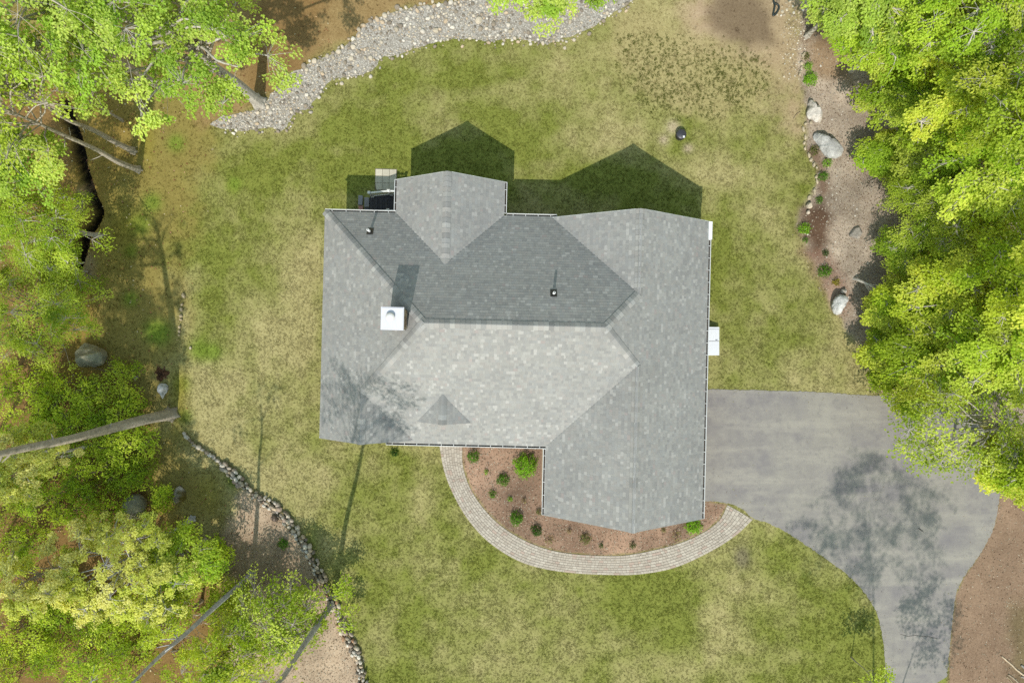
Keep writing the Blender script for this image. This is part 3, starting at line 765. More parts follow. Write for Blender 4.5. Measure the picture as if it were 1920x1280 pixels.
# rotten stump
p = P(303, 701); mb = MB(); r_ = np.random.default_rng(4)
mb.lathe([(.38, -.02), (.30, .05), (.25, .16), (.22, .22), (.14, .20), (.09, .10), (.0, .06)], 0, 0, 18, alb(92, 66, 48))
v = mb.v[0]; an = np.arctan2(v[:, 1], v[:, 0]); v[:, :2] *= (1 + .28 * np.sin(an * 3 + 1) + .16 * np.sin(an * 7))[:, None]; v[:, 2] *= 1 + .3 * np.sin(an * 5)
stump = mb.build('tree_stump', M['bark'], None, False, loc=(p[0], p[1], 0)); tag(stump, 'rotten brown stump ringed with roots beside the pale pointed rock', 'stump')
for k in range(6):
    a = k * 1.05 + random.uniform(-.3, .3); L = random.uniform(.35, .55); mb = MB()
    mb.tube([(math.cos(a) * .2, math.sin(a) * .2, .08), (math.cos(a) * .34, math.sin(a) * .34, .05), (math.cos(a + .2) * L, math.sin(a + .2) * L, 0)], [.06, .045, .015], 5, alb(104, 80, 62)); mb.build('root', M['bark'], stump)

# ------------------------------------------------------------------ house
PIT = 0.71; HE = 3.27; SEC = math.sqrt(1 + PIT * PIT)
uW, uE, vN, vS = -326.5, 333.5, -215.5, 178.5
uA, hwA, vA = -111.6, 92.5, -273.0
uB, hwB, vB0, vB1 = 198.0, 135.5, -214.0, 297.0
vR = -24.5; HR = HE + PIT * (vR - vN) / PPM
PS = (HR - HE) / ((vS - vR) / PPM)
uRW = uW + (vR - vN); uRE = uE - (vR - vN)
hA = HE + PIT * hwA / PPM; hB = HE + PIT * hwB / PPM
uC = -243.0; hC = HE + PIT * (uC - uW) / PPM; vC0 = vS - (hC - HE) / PS * PPM; vC1 = 174.0
uCe = uC + (uC - uW)
vBs = vS - (hB - HE) / PS * PPM
uD, vD0, vD1 = -110.6, 89.4, 138.6; hD = HE + PS * (vS - vD0) / PPM; hD1 = HE + PS * (vS - vD1) / PPM; hwD = (hD - hD1) / PIT * PPM
vAr = vN + hwA

house = empty('house', (0, 0, 0), label='single storey house with grey shingled hip and gable roof', cat='house')
# planes: (name, polygon uv, height function, eave direction t (uv), upslope direction (uv))
hN = lambda u, v: HE + PIT * (v - vN) / PPM
hS = lambda u, v: HE + PS * (vS - v) / PPM
hW = lambda u, v: HE + PIT * (u - uW) / PPM
hE = lambda u, v: HE + PIT * (uE - u) / PPM
planes = [
    ('N', [(uW, vN), (uA - hwA, vN), (uA, vAr), (uA + hwA, vN), (uB - hwB, vN), (uB, vN + hwB), (uRE, vR), (uRW, vR)], hN, (1, 0), (0, 1), PIT, (0, vN)),
    ('W', [(uW, vN), (uRW, vR), (uC, vC0), (uC, vC1), (uW, vC1)], hW, (0, 1), (1, 0), PIT, (uW, 0)),
    ('E', [(uE, vB0), (uB, vB0), (uB, vN + hwB), (uRE, vR), (uB, vBs), (uB, vB1), (uE, vB1)], hE, (0, 1), (-1, 0), PIT, (uE, 0)),
    ('S', [(uRW, vR), (uRE, vR), (uB, vBs), (uB - hwB, vS), (uCe, vS), (uC, vC0)], hS, (1, 0), (0, -1), PS, (0, vS)),
    ('A1', [(uA - hwA, vA), (uA, vA), (uA, vAr), (uA - hwA, vN)], lambda u, v: HE + PIT * (u - (uA - hwA)) / PPM, (0, 1), (1, 0), PIT, (uA - hwA, 0)),
    ('A2', [(uA + hwA, vA), (uA, vA), (uA, vAr), (uA + hwA, vN)], lambda u, v: HE + PIT * ((uA + hwA) - u) / PPM, (0, 1), (-1, 0), PIT, (uA + hwA, 0)),
    ('B1', [(uB - hwB, vB0), (uB, vB0), (uB, vN + hwB), (uB - hwB, vN)], lambda u, v: HE + PIT * (u - (uB - hwB)) / PPM, (0, 1), (1, 0), PIT, (uB - hwB, 0)),
    ('B2', [(uB - hwB, vB1), (uB, vB1), (uB, vBs), (uB - hwB, vS)], lambda u, v: HE + PIT * (u - (uB - hwB)) / PPM, (0, 1), (1, 0), PIT, (uB - hwB, 0)),
    ('C', [(uC, vC0), (uC, vC1), (uCe - 4, vC1)], lambda u, v: HE + PIT * (uCe - u) / PPM, (0, 1), (-1, 0), PIT, (uCe, 0)),
    ('D1', [(uD, vD0), (uD, vD1), (uD - hwD, vD1)], lambda u, v: hD - PIT * (uD - u) / PPM, (0, 1), (1, 0), PIT, (uD - hwD, 0)),
    ('D2', [(uD, vD0), (uD, vD1), (uD + hwD, vD1)], lambda u, v: hD - PIT * (u - uD) / PPM, (0, 1), (-1, 0), PIT, (uD + hwD, 0)),
    ('S2', [(-212, vC1 + .4), (uCe - 4, vC1 + .4), (uCe, vS), (-212, vS)], hS, (1, 0), (0, -1), PS, (0, vS)),
]
# roof deck
mb = MB()
for (nm, poly, hf, *_r) in planes:
    top = [HV(u, v, hf(u, v) - .006) for u, v in poly]; bot = [HV(u, v, hf(u, v) - .19) for u, v in poly]; n = len(poly)
    ar = sum(top[i][0] * top[(i + 1) % n][1] - top[(i + 1) % n][0] * top[i][1] for i in range(n))
    f = [tuple(range(n)), tuple(range(2 * n - 1, n - 1, -1))] + [(i, n + i, n + (i + 1) % n, (i + 1) % n) for i in range(n)]
    if ar < 0: f = [t[::-1] for t in f]
    mb.add(top + bot, f, alb(168, 168, 165) * [.885, .87, .845])
roof = mb.build('roof', M['shingle'], house)

def clip_rows(poly, s0, o, t, up):
    """range of t where the line at plan distance s0 up from the eave crosses the polygon (may be several)"""
    q = [((p[0] - o[0]) * up[0] + (p[1] - o[1]) * up[1], p[0] * t[0] + p[1] * t[1]) for p in poly]
    xs = []
    for i in range(len(q)):
        a, b_ = q[i], q[(i + 1) % len(q)]
        if (a[0] > s0) != (b_[0] > s0): xs.append(a[1] + (s0 - a[0]) / (b_[0] - a[0]) * (b_[1] - a[1]))
    xs.sort(); return list(zip(xs[::2], xs[1::2]))

EXPOS = 0.165
TONES = [alb(170, 170, 166), alb(165, 165, 162), alb(175, 175, 171), alb(160, 160, 158), alb(171, 169, 165), alb(167, 168, 166)]
tabs = []
rt = random.Random(21)
for (nm, poly, hf, t, up, pit, o) in planes:
    sec = math.sqrt(1 + pit * pit); dpx = EXPOS / sec * PPM
    smax = max((p[0] - o[0]) * up[0] + (p[1] - o[1]) * up[1] for p in poly); smin = min((p[0] - o[0]) * up[0] + (p[1] - o[1]) * up[1] for p in poly)
    k0 = int(math.floor(smin / dpx)); k = k0
    while k * dpx < smax:
        s0 = k * dpx; k += 1
        for (ta, tb) in clip_rows(poly, s0 + dpx * .5, o, t, up):
            x = ta - rt.uniform(0, 8)
            while x < tb:
                wd = rt.choice((3.2, 4, 4.8, 5.6, 6.8, 8)); x0, x1 = max(x, ta), min(x + wd, tb); x += wd
                if x1 - x0 < 1.0: continue
                base = rt.choice(TONES); c_ = base * rt.uniform(.955, 1.045) * [.885, .87, .845]
                if rt.random() < .06: c_ = alb(178, 176, 170)
                elif rt.random() < .012: c_ = alb(164, 156, 151)
                tabs.append((nm, x0, x1, s0, dpx, o, t, up, hf, c_, rt.random() < .55))
def tab_verts(tb):
    nm, x0, x1, s0, dpx, o, t, up, hf, c_, raised = tb
    th = .012 if raised else .009
    out = []
    for (s, z) in ((s0 - .25, 0), (s0 + dpx * 1.12, 1)):
        for x in (x0 + .03, x1 - .03):
            u = (o[0] if up[0] else 0) + up[0] * s + t[0] * x; v = (o[1] if up[1] else 0) + up[1] * s + t[1] * x
            h = hf(u, v)
            out.append((u, v, h + (th if z == 0 else .002), h - .028))
    top = [HV(u, v, a) for u, v, a, b_ in out]; bot = [HV(u, v, b_) for u, v, a, b_ in out]
    V = [top[0], top[1], top[3], top[2], bot[0], bot[1], bot[3], bot[2]]
    f = [(0, 1, 2, 3), (0, 4, 5, 1), (1, 5, 6, 2), (3, 7, 4, 0)]
    if np.cross(V[1] - V[0], V[3] - V[0])[2] < 0: f = [q[::-1] for q in f]
    return np.array(V), f
def tab_show(tb):
    nm, x0, x1, s0, dpx, o, t, up, hf, c_, raised = tb
    u = (o[0] if up[0] else 0) + up[0] * s0 + t[0] * x0; v = (o[1] if up[1] else 0) + up[1] * s0 + t[1] * x0
    return (x1 - x0) / (ALT - hf(u, v)) ** 2
tabs.sort(key=lambda q: -tab_show(q))
for tb in tabs[:300]:
    V, f = tab_verts(tb); mbx = MB(); mbx.add(V, f, tb[9]); mbx.build('shingle', M['shingle'], roof)
fV = []; fF = []; fC = []; nn = 0
by_plane = {}
for tb in tabs[300:]: by_plane.setdefault(tb[0], []).append(tb)
for nm, lst in by_plane.items():
    _, _, _, _, dpx, o, t, up, hf, _, _ = lst[0]; n = len(lst)
    X0 = np.array([q[1] for q in lst]) + .03; X1 = np.array([q[2] for q in lst]) - .03; S0 = np.array([q[3] for q in lst]); TH_ = np.where([q[10] for q in lst], .012, .009); cc = np.array([q[9] for q in lst])
    V = np.empty((n, 8, 3))
    for k, (xx, ss, lift) in enumerate(((X0, S0 - .25, TH_), (X1, S0 - .25, TH_), (X1, S0 + dpx * 1.12, .002), (X0, S0 + dpx * 1.12, .002))):
        u = (o[0] if up[0] else 0) + up[0] * ss + t[0] * xx; v = (o[1] if up[1] else 0) + up[1] * ss + t[1] * xx; h = hf(u, v)
        x_ = (u * math.cos(TH) - v * math.sin(TH)) / PPM; y_ = -(u * math.sin(TH) + v * math.cos(TH)) / PPM
        V[:, k] = np.stack([x_, y_, h + lift], 1); V[:, k + 4] = np.stack([x_, y_, h - .028], 1)
    f = np.array([(0, 1, 2, 3), (0, 4, 5, 1), (1, 5, 6, 2), (3, 7, 4, 0)])
    if np.cross(V[0, 1] - V[0, 0], V[0, 3] - V[0, 0])[2] < 0: f = f[:, ::-1]
    fV.append(V.reshape(-1, 3)); fF.append((f[None] + np.arange(n)[:, None, None] * 8 + nn).reshape(-1, 4)); nn += n * 8; fC.append(np.repeat(cc, 8, axis=0))
tag(link('shingle_field', mesh('shingle_field', np.concatenate(fV), np.concatenate(fF), np.concatenate(fC)), M['shingle'], roof), kind='stuff')

# ridge and hip caps: bent plates lapped along each ridge
caps = [((uRE, vR), HR, (uRW, vR), HR), ((uW, vN), HE, (uRW, vR), HR), ((uRE, vR), HR, (uB, vN + hwB), hB), ((uC, vC0), hC, (uRW, vR), HR), ((uB, vBs), hB, (uRE, vR), HR),
        ((uA, vA), hA, (uA, vAr), hA), ((uB, vB0), hB, (uB, vN + hwB), hB), ((uB, vB1), hB, (uB, vBs), hB), ((uC, vC1), hC, (uC, vC0), hC), ((uD, vD1), hD, (uD, vD0), hD)]
for (a, ha, b_, hb) in caps:
    if hb < ha: a, ha, b_, hb = b_, hb, a, ha
    A = HV(a[0], a[1], ha); B = HV(b_[0], b_[1], hb); d = B - A; L = np.linalg.norm(d); d /= L
    side = np.cross(d, (0, 0, 1.0)); side /= np.linalg.norm(side)
    hip = abs(hb - ha) > .05
    drop = .105 if hip else .15
    n = max(1, int(L / .24)); e = L / n
    for i in range(n):
        w_ = .205; c_ = rt.choice(TONES) * rt.uniform(.84, 1.2) * [.92, .905, .88]
        mbx = MB(); V = []
        for (s, lift) in ((i * e - .01, .05), ((i + 1) * e + .05, .028)):
            p = A + d * s
            for (q, dz) in ((-w_, -drop), (-w_ * .35, -drop * .28), (0, 0), (w_ * .35, -drop * .28), (w_, -drop)):
                V.append(p + side * q + np.array([0, 0, lift + dz]))
        for q in range(5): V.append(V[q] - np.array([0, 0, .022]))
        f = [(q, q + 1, q + 6, q + 5) for q in range(4)] + [(10 + q, 11 + q, q + 1, q) for q in range(4)]
        if np.cross(np.array(V[1]) - V[0], np.array(V[5]) - V[0])[2] < 0: f = [z[::-1] for z in f]
        mbx.add(V, f, c_); mbx.build('ridge_cap', M['shingle'], roof)

# walls
WHT = alb(236, 236, 230)
OV = 11.0
def wallbox(u0, u1, v0, v1, z1=3.1):
    q = [HV(u0, v0, 0), HV(u1, v0, 0), HV(u1, v1, 0), HV(u0, v1, 0)]
    mb = MB(); mb.prism(q[::-1], 0.0, z1, alb(196, 192, 180)); return mb.build('wall', M['siding'], house)
wallbox(uW + OV, uE - OV - 1, vN + OV, vS - OV)
wallbox(uA - hwA + OV, uA + hwA - OV, vA + OV, vN + OV + 5, 3.09)
wallbox(uB - hwB + OV, uE - OV, vS - OV - 5, vB1 - OV, 3.08)
def gable(u0, u1, ur, v, hr, he, name='gable_wall'):
    mb = MB(); s_ = 1 if v > 0 else -1
    V = []
    for vv in (v, v - s_ * 4): V += [HV(u0, vv, he), HV(u1, vv, he), HV(ur, vv, hr)]
    mb.add(V, [(0, 1, 2), (5, 4, 3), (0, 3, 4, 1), (1, 4, 5, 2), (2, 5, 3, 0)], alb(196, 192, 180)); return mb.build(name, M['siding'], house)
gable(uA - hwA + OV, uA + hwA - OV, uA, vA + OV - .6, hA - .28, 3.0)
gable(uB - hwB + OV, uE - OV, uB, vB0 + OV - .6, hB - .28, 3.0)
gable(uB - hwB + OV, uE - OV, uB, vB1 - OV + .6, hB - .28, 3.0)
gable(uW + OV, uCe - OV, uC, vC1 - OV + 5, hC - .28, 3.0)
gable(uD - hwD + 4, uD + hwD - 4, uD, vD1 - 3, hD - .22, hD1 - .1)
# rake boards on the gable ends
def rake(ua, ha, ub, hb, v):
    mb = MB(); mb.beam(HV(ua, v, ha - .1), HV(ub, v, hb - .1), .035, .2, WHT); mb.build('rake_board', M['plain'], house)
for (ur, hw_, v, hr, s_) in ((uA, hwA, vA - .25, hA - .03, 1), (uB, hwB, vB0 - .25, hB - .03, 1), (uB, hwB, vB1 - 1.2, hB - .1, 1), (uD, hwD, vD1 - 1.2, hD - .1, 1)):
    lo_h = hr - PIT * hw_ / PPM
    rake(ur - hw_, lo_h, ur, hr, v); rake(ur, hr, ur + hw_, lo_h, v)
rake(uW, HE - .1, uC, hC - .1, vC1 - 1.2); rake(uC, hC - .1, -212, HE - .1 + PIT * (uCe + 212) / PPM, vC1 - 1.2)
# west drip edge
mb = MB(); mb.beam(HV(uW - .1, vN, HE - .11), HV(uW - .1, vC1, HE - .11), .03, .15, WHT); mb.build('fascia', M['plain'], house)

# gutters: open white troughs with hangers
def gutter(a, b_, out, solid=False):
    """a, b_: uv ends on the eave; out: unit uv direction away from the roof"""
    A = HV(a[0], a[1], HE); B = HV(b_[0], b_[1], HE); o0 = HV(0, 0, 0); O = HV(out[0], out[1], 0) - o0; O = O / np.linalg.norm(O)
    mb = MB(); d = B - A; L = np.linalg.norm(d); d /= L
    wd = .118
    prof = [(0.015, -.015), (.02, -.12), (.09, -.13), (wd - .012, -.07), (wd - .012, -.005), (wd + .012, -.005), (wd + .012, -.07), (.10, -.15), (.0, -.14), (-.002, -.015)]
    n = len(prof); V = []
    for p in (A, B):
        for (x, z) in prof: V.append(p + O * x + np.array([0, 0, z]))
    f = [(i, (i + 1) % n, n + (i + 1) % n, n + i) for i in range(n)] + [tuple(range(n)), tuple(range(n, 2 * n))[::-1]]
    mb.add(V, f, WHT)
    for p in (A, B):
        q0, q1 = p + O * .0, p + O * wd
        mb.beam(q0 + [0, 0, -.07], q1 + [0, 0, -.07], .012, .13, WHT)
    g_ = mb.build('gutter', M['plain'], house)
    mbx = MB(); mbx.beam(A + O * .06 + [0, 0, -.105], B + O * .06 + [0, 0, -.105], .07, .02, alb(70, 62, 54)); mbx.build('gutter_debris', M['litter'], g_)
    if solid:
        mbx = MB(); mbx.beam(A + O * .075 + [0, 0, .012], B + O * .075 + [0, 0, .012], .19, .02, alb(246, 246, 242)); mbx.build('gutter_cover', M['plain'], g_)
    else:
        for i in range(max(1, int(L / .62))):
            p = A + d * (i + .5) * L / max(1, int(L / .62)); mbx = MB(); mbx.beam(p + O * -.01 + [0, 0, .006], p + O * wd + [0, 0, .006], .02, .008, WHT); mbx.build('hanger', M['plain'], g_)
gutter((uW, vN), (uA - hwA - 1.5, vN), (0, -1))
gutter((uA - hwA, vA), (uA - hwA, vN - 4.5), (-1, 0)); gutter((uA + hwA, vA), (uA + hwA, vN - 4.5), (1, 0))
gutter((uA + hwA + 5, vN), (72, vN), (0, -1))
gutter((uE, vB0), (uE, vB0 + 31), (1, 0), True); gutter((uE, vB0 + 31.5), (uE, vB1 - 1), (1, 0))
gutter((-212, vS), (uB - hwB, vS), (0, 1)); gutter((uB - hwB, vS + 4.6), (uB - hwB, vB1 - 1), (-1, 0))

# chimney
uK, vK, hK = -178.2, -29.6, 8.15
chim = MB(); cw = 14.2
q = [HV(uK - cw, vK - cw, 0), HV(uK + cw, vK - cw, 0), HV(uK + cw, vK + cw, 0), HV(uK - cw, vK + cw, 0)]
chim.prism(q[::-1], 5.6, hK - .1, alb(150, 132, 112)); chimney = chim.build('chimney', M['boulder'], house)
# stone veneer pieces on the four sides
for sd_ in range(4):
    a, b_ = q[sd_], q[(sd_ + 1) % 4]; d = (b_ - a); L = np.linalg.norm(d); d = d / L; nrm = np.array([-d[1], d[0], 0]);
    if np.dot(nrm, (a + b_) / 2 - (q[0] + q[2]) / 2) < 0: nrm = -nrm
    z = 6.0
    while z < hK - .22:
        hh = random.uniform(.13, .2); x = 0
        while x < L - .05:
            w_ = min(random.uniform(.15, .34), L - x); p0 = a + d * (x + w_ / 2) + nrm * .012
            mbx = MB(); mbx.beam(p0 + np.array([0, 0, z + hh / 2]) - d * (w_ / 2 - .012), p0 + np.array([0, 0, z + hh / 2]) + d * (w_ / 2 - .012), .06 + random.uniform(0, .02), min(hh, hK - .14 - z) - .02, random.choice((alb(176, 156, 128), alb(150, 124, 100), alb(192, 178, 152), alb(142, 120, 104))))
            mbx.build('stone', M['stone'], chimney); x += w_
        z += hh
cp = MB(); cw2 = 17.0
q2 = [HV(uK + i * cw2, vK + j * cw2, 0) for i, j in ((-1, 1), (1, 1), (1, -1), (-1, -1))]
cp.prism(q2, hK - .12, hK, alb(226, 224, 228))
q3 = [HV(uK + i * cw2 * .93, vK + j * cw2 * .93, 0) for i, j in ((-1, 1), (1, 1), (1, -1), (-1, -1))]
cp.prism(q3, hK, hK + .02, alb(226, 224, 228)); cap = cp.build('chimney_cap', M['metal'], chimney)
fc = HV(uK - 2.5, vK - 2.2, 0); fl = MB(); fl.lathe([(.17, hK + .02), (.14, hK + .04), (.14, hK + .12), (.2, hK + .13), (.2, hK + .17), (.06, hK + .205), (0, hK + .21)], fc[0], fc[1], 24, alb(236, 234, 230)); fl.build('flue_cap', M['metal'], chimney, True)

# plumbing vents on the north slope
def vent(px, py, lab):
    for _ in range(1):
        h = 5.0
        for it in range(20):
            w_ = P(px, py, h); x = w_[0] * PPM; y = -w_[1] * PPM; u = x * math.cos(TH) + y * math.sin(TH); v = -x * math.sin(TH) + y * math.cos(TH); h = hN(u, v)
    e = empty('vent_pipe', (w_[0], w_[1], h)); e.parent = house; e['label'] = lab
    mb = MB(); mb.tube([(0, 0, -.15), (0, 0, .62)], .065, 14, alb(240, 240, 236), cap=True); mb.tube([(0, 0, .5), (0, 0, .625)], .028, 12, alb(30, 30, 30)); mb.build('pipe', M['plain'], e, True)
    mb = MB(); c_ = alb(34, 33, 33)
    sl = PIT
    v4 = [(-.16, .2), (.16, .2), (.16, -.16), (-.16, -.16)]
    V = [(x, y, -y * sl + .045) for x, y in v4] + [(x, y, -y * sl + .0) for x, y in v4]
    mb.add(V, [(3, 2, 1, 0), (0, 1, 5, 4), (1, 2, 6, 5), (2, 3, 7, 6), (3, 0, 4, 7)], c_); mb.lathe([(.1, -.04), (.085, .08), (.055, .14)], 0, 0, 14, c_); mb.build('boot_flashing', M['plastic'], e)
vent(694, 434, 'white vent pipe in black boot near the western hip'); vent(1038, 550, 'white vent pipe in black boot on the middle of the north slope')

# basement hatch on the east wall
hx0, hx1 = HV(uE - OV, 0, 0)[0], P(1348, 640, .3)[0]
bk = empty('basement_hatch', (0, 0, 0)); bk.parent = house; bk['label'] = 'white sheet metal basement hatch with two sloping doors'
y0, y1 = P(1337, 666, .4)[1], P(1337, 613, .4)[1]
mb = MB(); x0, x1 = hx0 - .05, hx1
V = [(x0, y0, 0), (x1, y0, 0), (x1, y0, .28), (x0, y0, .95), (x0, y1, 0), (x1, y1, 0), (x1, y1, .28), (x0, y1, .95)]
mb.add(V, [(0, 1, 2, 3), (7, 6, 5, 4), (1, 5, 6, 2), (0, 3, 7, 4)], alb(238, 238, 240)); mb.build('hatch_frame', M['metal'], bk)
ym = (y0 + y1) / 2
def zsl(x): return .95 + (x - x0) / (x1 - x0) * (.28 - .95)
for (a, b_, dz) in ((y0 + .0, ym - .012, .03), (ym + .012, y1 - .13, .035), (y1 - .11, y1, .05)):
    mb = MB(); xa, xb = x0 + .02, x1 + .02
    V = [(xa, a, zsl(xa) + .003), (xb, a, zsl(xb) + .003), (xb, b_, zsl(xb) + .003), (xa, b_, zsl(xa) + .003), (xa, a, zsl(xa) + dz), (xb, a, zsl(xb) + dz), (xb, b_, zsl(xb) + dz), (xa, b_, zsl(xa) + dz)]
    mb.add(V, [(4, 5, 6, 7), (0, 1, 5, 4), (1, 2, 6, 5), (2, 3, 7, 6), (3, 0, 4, 7)], alb(240, 240, 243)); mb.build('hatch_door' if dz < .04 else 'hatch_header', M['metal'], bk)
mb = MB(); mb.beam((x1 - .22, ym + .06, zsl(x1 - .22) + .06), (x1 - .1, ym + .06, zsl(x1 - .1) + .06), .02, .03, alb(120, 120, 122)); mb.build('handle', M['metal'], bk)

# back stair at the north west corner
bs = empty('back_stair', HV(-226, -244, 0), -TH, label='dark decked back stair with white balustrade beside the gable', cat='stair')
bo = HV(-226, -244, 0)
def L2(px, py, h):
    """photo pixel at height h -> stair's own axes"""
    p = P(px, py, h) - np.array([bo[0], bo[1], 0]); c_, s_ = math.cos(TH), math.sin(TH)
    return np.array([p[0] * c_ - p[1] * s_, p[0] * s_ + p[1] * c_, p[2]])
DKC = alb(66, 62, 64)
yT = L2(720, 366, .6)[1]; yB = L2(720, 402, .6)[1] - .1
def slab(name, xa, xb, z, th, mat, c_, ya=None, yb=None, par=None):
    mb = MB(); mb.bevbox((min(xa, xb), min(ya or yT, yb or yB), z - th), (max(xa, xb), max(ya or yT, yb or yB), z), .006, c_); return mb.build(name, mat, par or bs)
xL = [L2(q, 380, z)[0] for q, z in ((694, .22), (703, .42), (712, .62), (721.5, .82))]
for i in range(3):
    zt = (.22, .42, .62)[i]; xm = (xL[i] + xL[i + 1]) / 2
    slab('tread', xL[i] - .02, xm - .004, zt, .035, M['deck'], DKC * random.uniform(.9, 1.15)); slab('tread', xm + .004, xL[i + 1] + .02, zt, .035, M['deck'], DKC * random.uniform(.9, 1.15))
    slab('riser', xL[i + 1] - .005, xL[i + 1] + .015, zt + .165, .165, M['deck'], DKC * .9)
xr = L2(752, 380, .82)[0]; nb = 6
for i in range(nb):
    a = xL[3] + (xr - xL[3]) * i / nb; b_ = xL[3] + (xr - xL[3]) * (i + 1) / nb
    slab('deck_board', a + .004, b_ - .004, .82, .035, M['deck'], DKC * random.uniform(.88, 1.2))
mb = MB(); mb.box((xL[3] + .05, yB + .03, 0), (xr, yT - .03, .78), alb(150, 146, 138)); mb.build('stair_base', M['plain'], bs)
mb = MB(); mb.box((xL[0] + .04, yB + .04, 0), (xL[3] + .04, yB + .1, .2)); mb.box((xL[0] + .04, yT - .1, 0), (xL[3] + .04, yT - .04, .2)); mb.c = [np.tile(alb(120, 116, 110), (len(v), 1)) for v in mb.v]; mb.build('stringer', M['plain'], bs)
def rail(yy, x0_, x1_, x2_):
    posts = [(x0_, .22), (x1_, .82), (x2_, .82)]
    for (x, z) in posts:
        mb = MB(); mb.bevbox((x - .055, yy - .055, z - .2), (x + .055, yy + .055, z + 1.0), .02, WHT); pst = mb.build('post', M['plain'], bs)
        mb = MB(); mb.bevbox((x - .08, yy - .08, z + 1.0), (x + .08, yy + .08, z + 1.05), .03, WHT); mb.build('post_cap', M['plain'], pst)
        mb = MB(); mb.box((x - .075, yy - .075, z), (x + .075, yy + .075, z + .08), WHT); mb.build('post_base', M['plain'], pst)
    for (A, B) in ((posts[0], posts[1]), (posts[1], posts[2])):
        for (dz, w_, nm) in ((.92, .085, 'top_rail'), (.14, .05, 'bottom_rail')):
            mb = MB(); mb.beam((A[0], yy, A[1] + dz), (B[0], yy, B[1] + dz), w_, .05, WHT); mb.build(nm, M['plain'], bs)
        n = max(2, int(abs(B[0] - A[0]) / .11))
        for i in range(1, n):
            t_ = i / n; x = A[0] + (B[0] - A[0]) * t_; z = A[1] + (B[1] - A[1]) * t_
            mb = MB(); mb.box((x - .017, yy - .017, z + .16), (x + .017, yy + .017, z + .9), WHT); mb.build('baluster', M['plain'], bs)
xp0 = L2(698, 372, .3)[0]; xp1 = L2(734, 369, .85)[0]; xp2 = L2(750, 369, .85)[0]
rail(yT - .0, xp0, xp1, xp2); rail(yB + .12, xp0, xp1, xp2)
def slabthing(name, x0p, x1p, y0p, y1p, h, colr, lab, cat, rz=0):
    a = P(x0p, y1p); b_ = P(x1p, y0p); c_ = (a + b_) / 2; w_, d_ = (b_ - a)[:2] / 2
    mb = MB(); mb.bevbox((-w_, -d_, 0), (w_, d_, h), .012, colr); o = mb.build(name, M['paver'], None, loc=(c_[0], c_[1], 0), rz=rz); return tag(o, lab, cat)
slabthing('concrete_block', 684, 693, 371, 389, .16, alb(150, 146, 146), 'grey concrete block right at the foot of the back stair', 'concrete block')
slabthing('concrete_block', 672.5, 680.5, 367, 385, .14, alb(150, 148, 150), 'grey concrete block out on the grass beyond the stair foot', 'concrete block', -.06)
slabthing('brick_paver', 672.5, 681, 386, 397, .08, alb(190, 140, 126), 'reddish brick paver on the grass under the eave', 'paver')
slabthing('brick_paver', 684, 693.5, 390, 399, .1, alb(112, 108, 110), 'dark grey paver tucked between stair foot and eave', 'paver')
# 3 x 3 slab pad
pad = empty('slab_pad', P(723.5, 337), -TH, label='square pad of nine pale concrete slabs on the grass by the gable', cat='paving')
for i in range(3):
    for j in range(3):
        x = (i - 1) * .40; y = (1 - j) * .40; e = .193
        q = [(x - e, y - e), (x + e, y - e), (x + e, y + e), (x - e, y + e)]
        if j == 2 and i == 0: q = [(x - e + .07, y - e), (x + e, y - e), (x + e, y + e), (x - e, y + e)]
        if j == 2 and i == 2: q = [(x - e, y - e), (x + e - .07, y - e), (x + e, y + e), (x - e, y + e)]
        mb = MB(); c_ = alb(208, 200, 178) * random.uniform(.9, 1.05); q = np.array(q); cc = q.mean(0); ins = q + (cc - q) * .05
        V = [(a, b_, .0) for a, b_ in q] + [(a, b_, .035) for a, b_ in q] + [(a, b_, .045) for a, b_ in ins]
        mb.add(V, [(4 + k, 4 + (k + 1) % 4, 8 + (k + 1) % 4, 8 + k) for k in range(4)] + [(k, (k + 1) % 4, 4 + (k + 1) % 4, 4 + k) for k in range(4)] + [(8, 9, 10, 11)], c_)
        mb.build('slab', M['paver'], pad)
mb = MB(); mb.box((-.62, -.62, -.02), (.62, .62, .012), alb(120, 108, 86)); mb.build('joint_bed', M['paver'], pad)

# well head on the north east lawn
p = P(1276.5, 253, .2); mb = MB()
wc = empty('well_head', (p[0], p[1], 0), label='black domed well head standing in a green patch of lawn', cat='well cover')
mb.lathe([(.27, 0), (.26, .28), (.285, .29), (.285, .36), (.24, .40), (.0, .42)], 0, 0, 26, alb(58, 56, 60)); mb.build('casing', M['plastic'], wc, True)
mb = MB(); mb.bevbox((.06, -.22, .37), (.17, -.11, .47), .02, alb(244, 244, 244)); mb.build('white_tag', M['plain'], wc)
for k in range(6):
    a = k * math.pi / 3; mb = MB(); mb.lathe([(.018, .36), (.018, .385), (0, .387)], .262 * math.cos(a), .262 * math.sin(a), 6, alb(90, 88, 90)); mb.build('bolt', M['plastic'], wc)

# loop of black drain hose
hp = catmull([(1446, -14), (1448.5, -4), (1450.5, 5), (1452, 12), (1450.5, 21), (1449, 30), (1453, 28), (1457, 23), (1460, 16), (1459, 11), (1455.5, 8.5), (1452, 11)], 5)
pts = np.array([np.r_[P(a, b_)[:2], .06] for a, b_ in hp]); pts[-8:, 2] += np.linspace(0, .1, 8)
mb = MB(); rr = np.where(np.arange(len(pts)) % 2 == 0, .062, .05); mb.tube(pts, rr, 8, alb(40, 50, 46)); tag(mb.build('drain_hose', M['plastic'], None, True), 'looped black drain hose on bare soil at the top edge', 'hose')

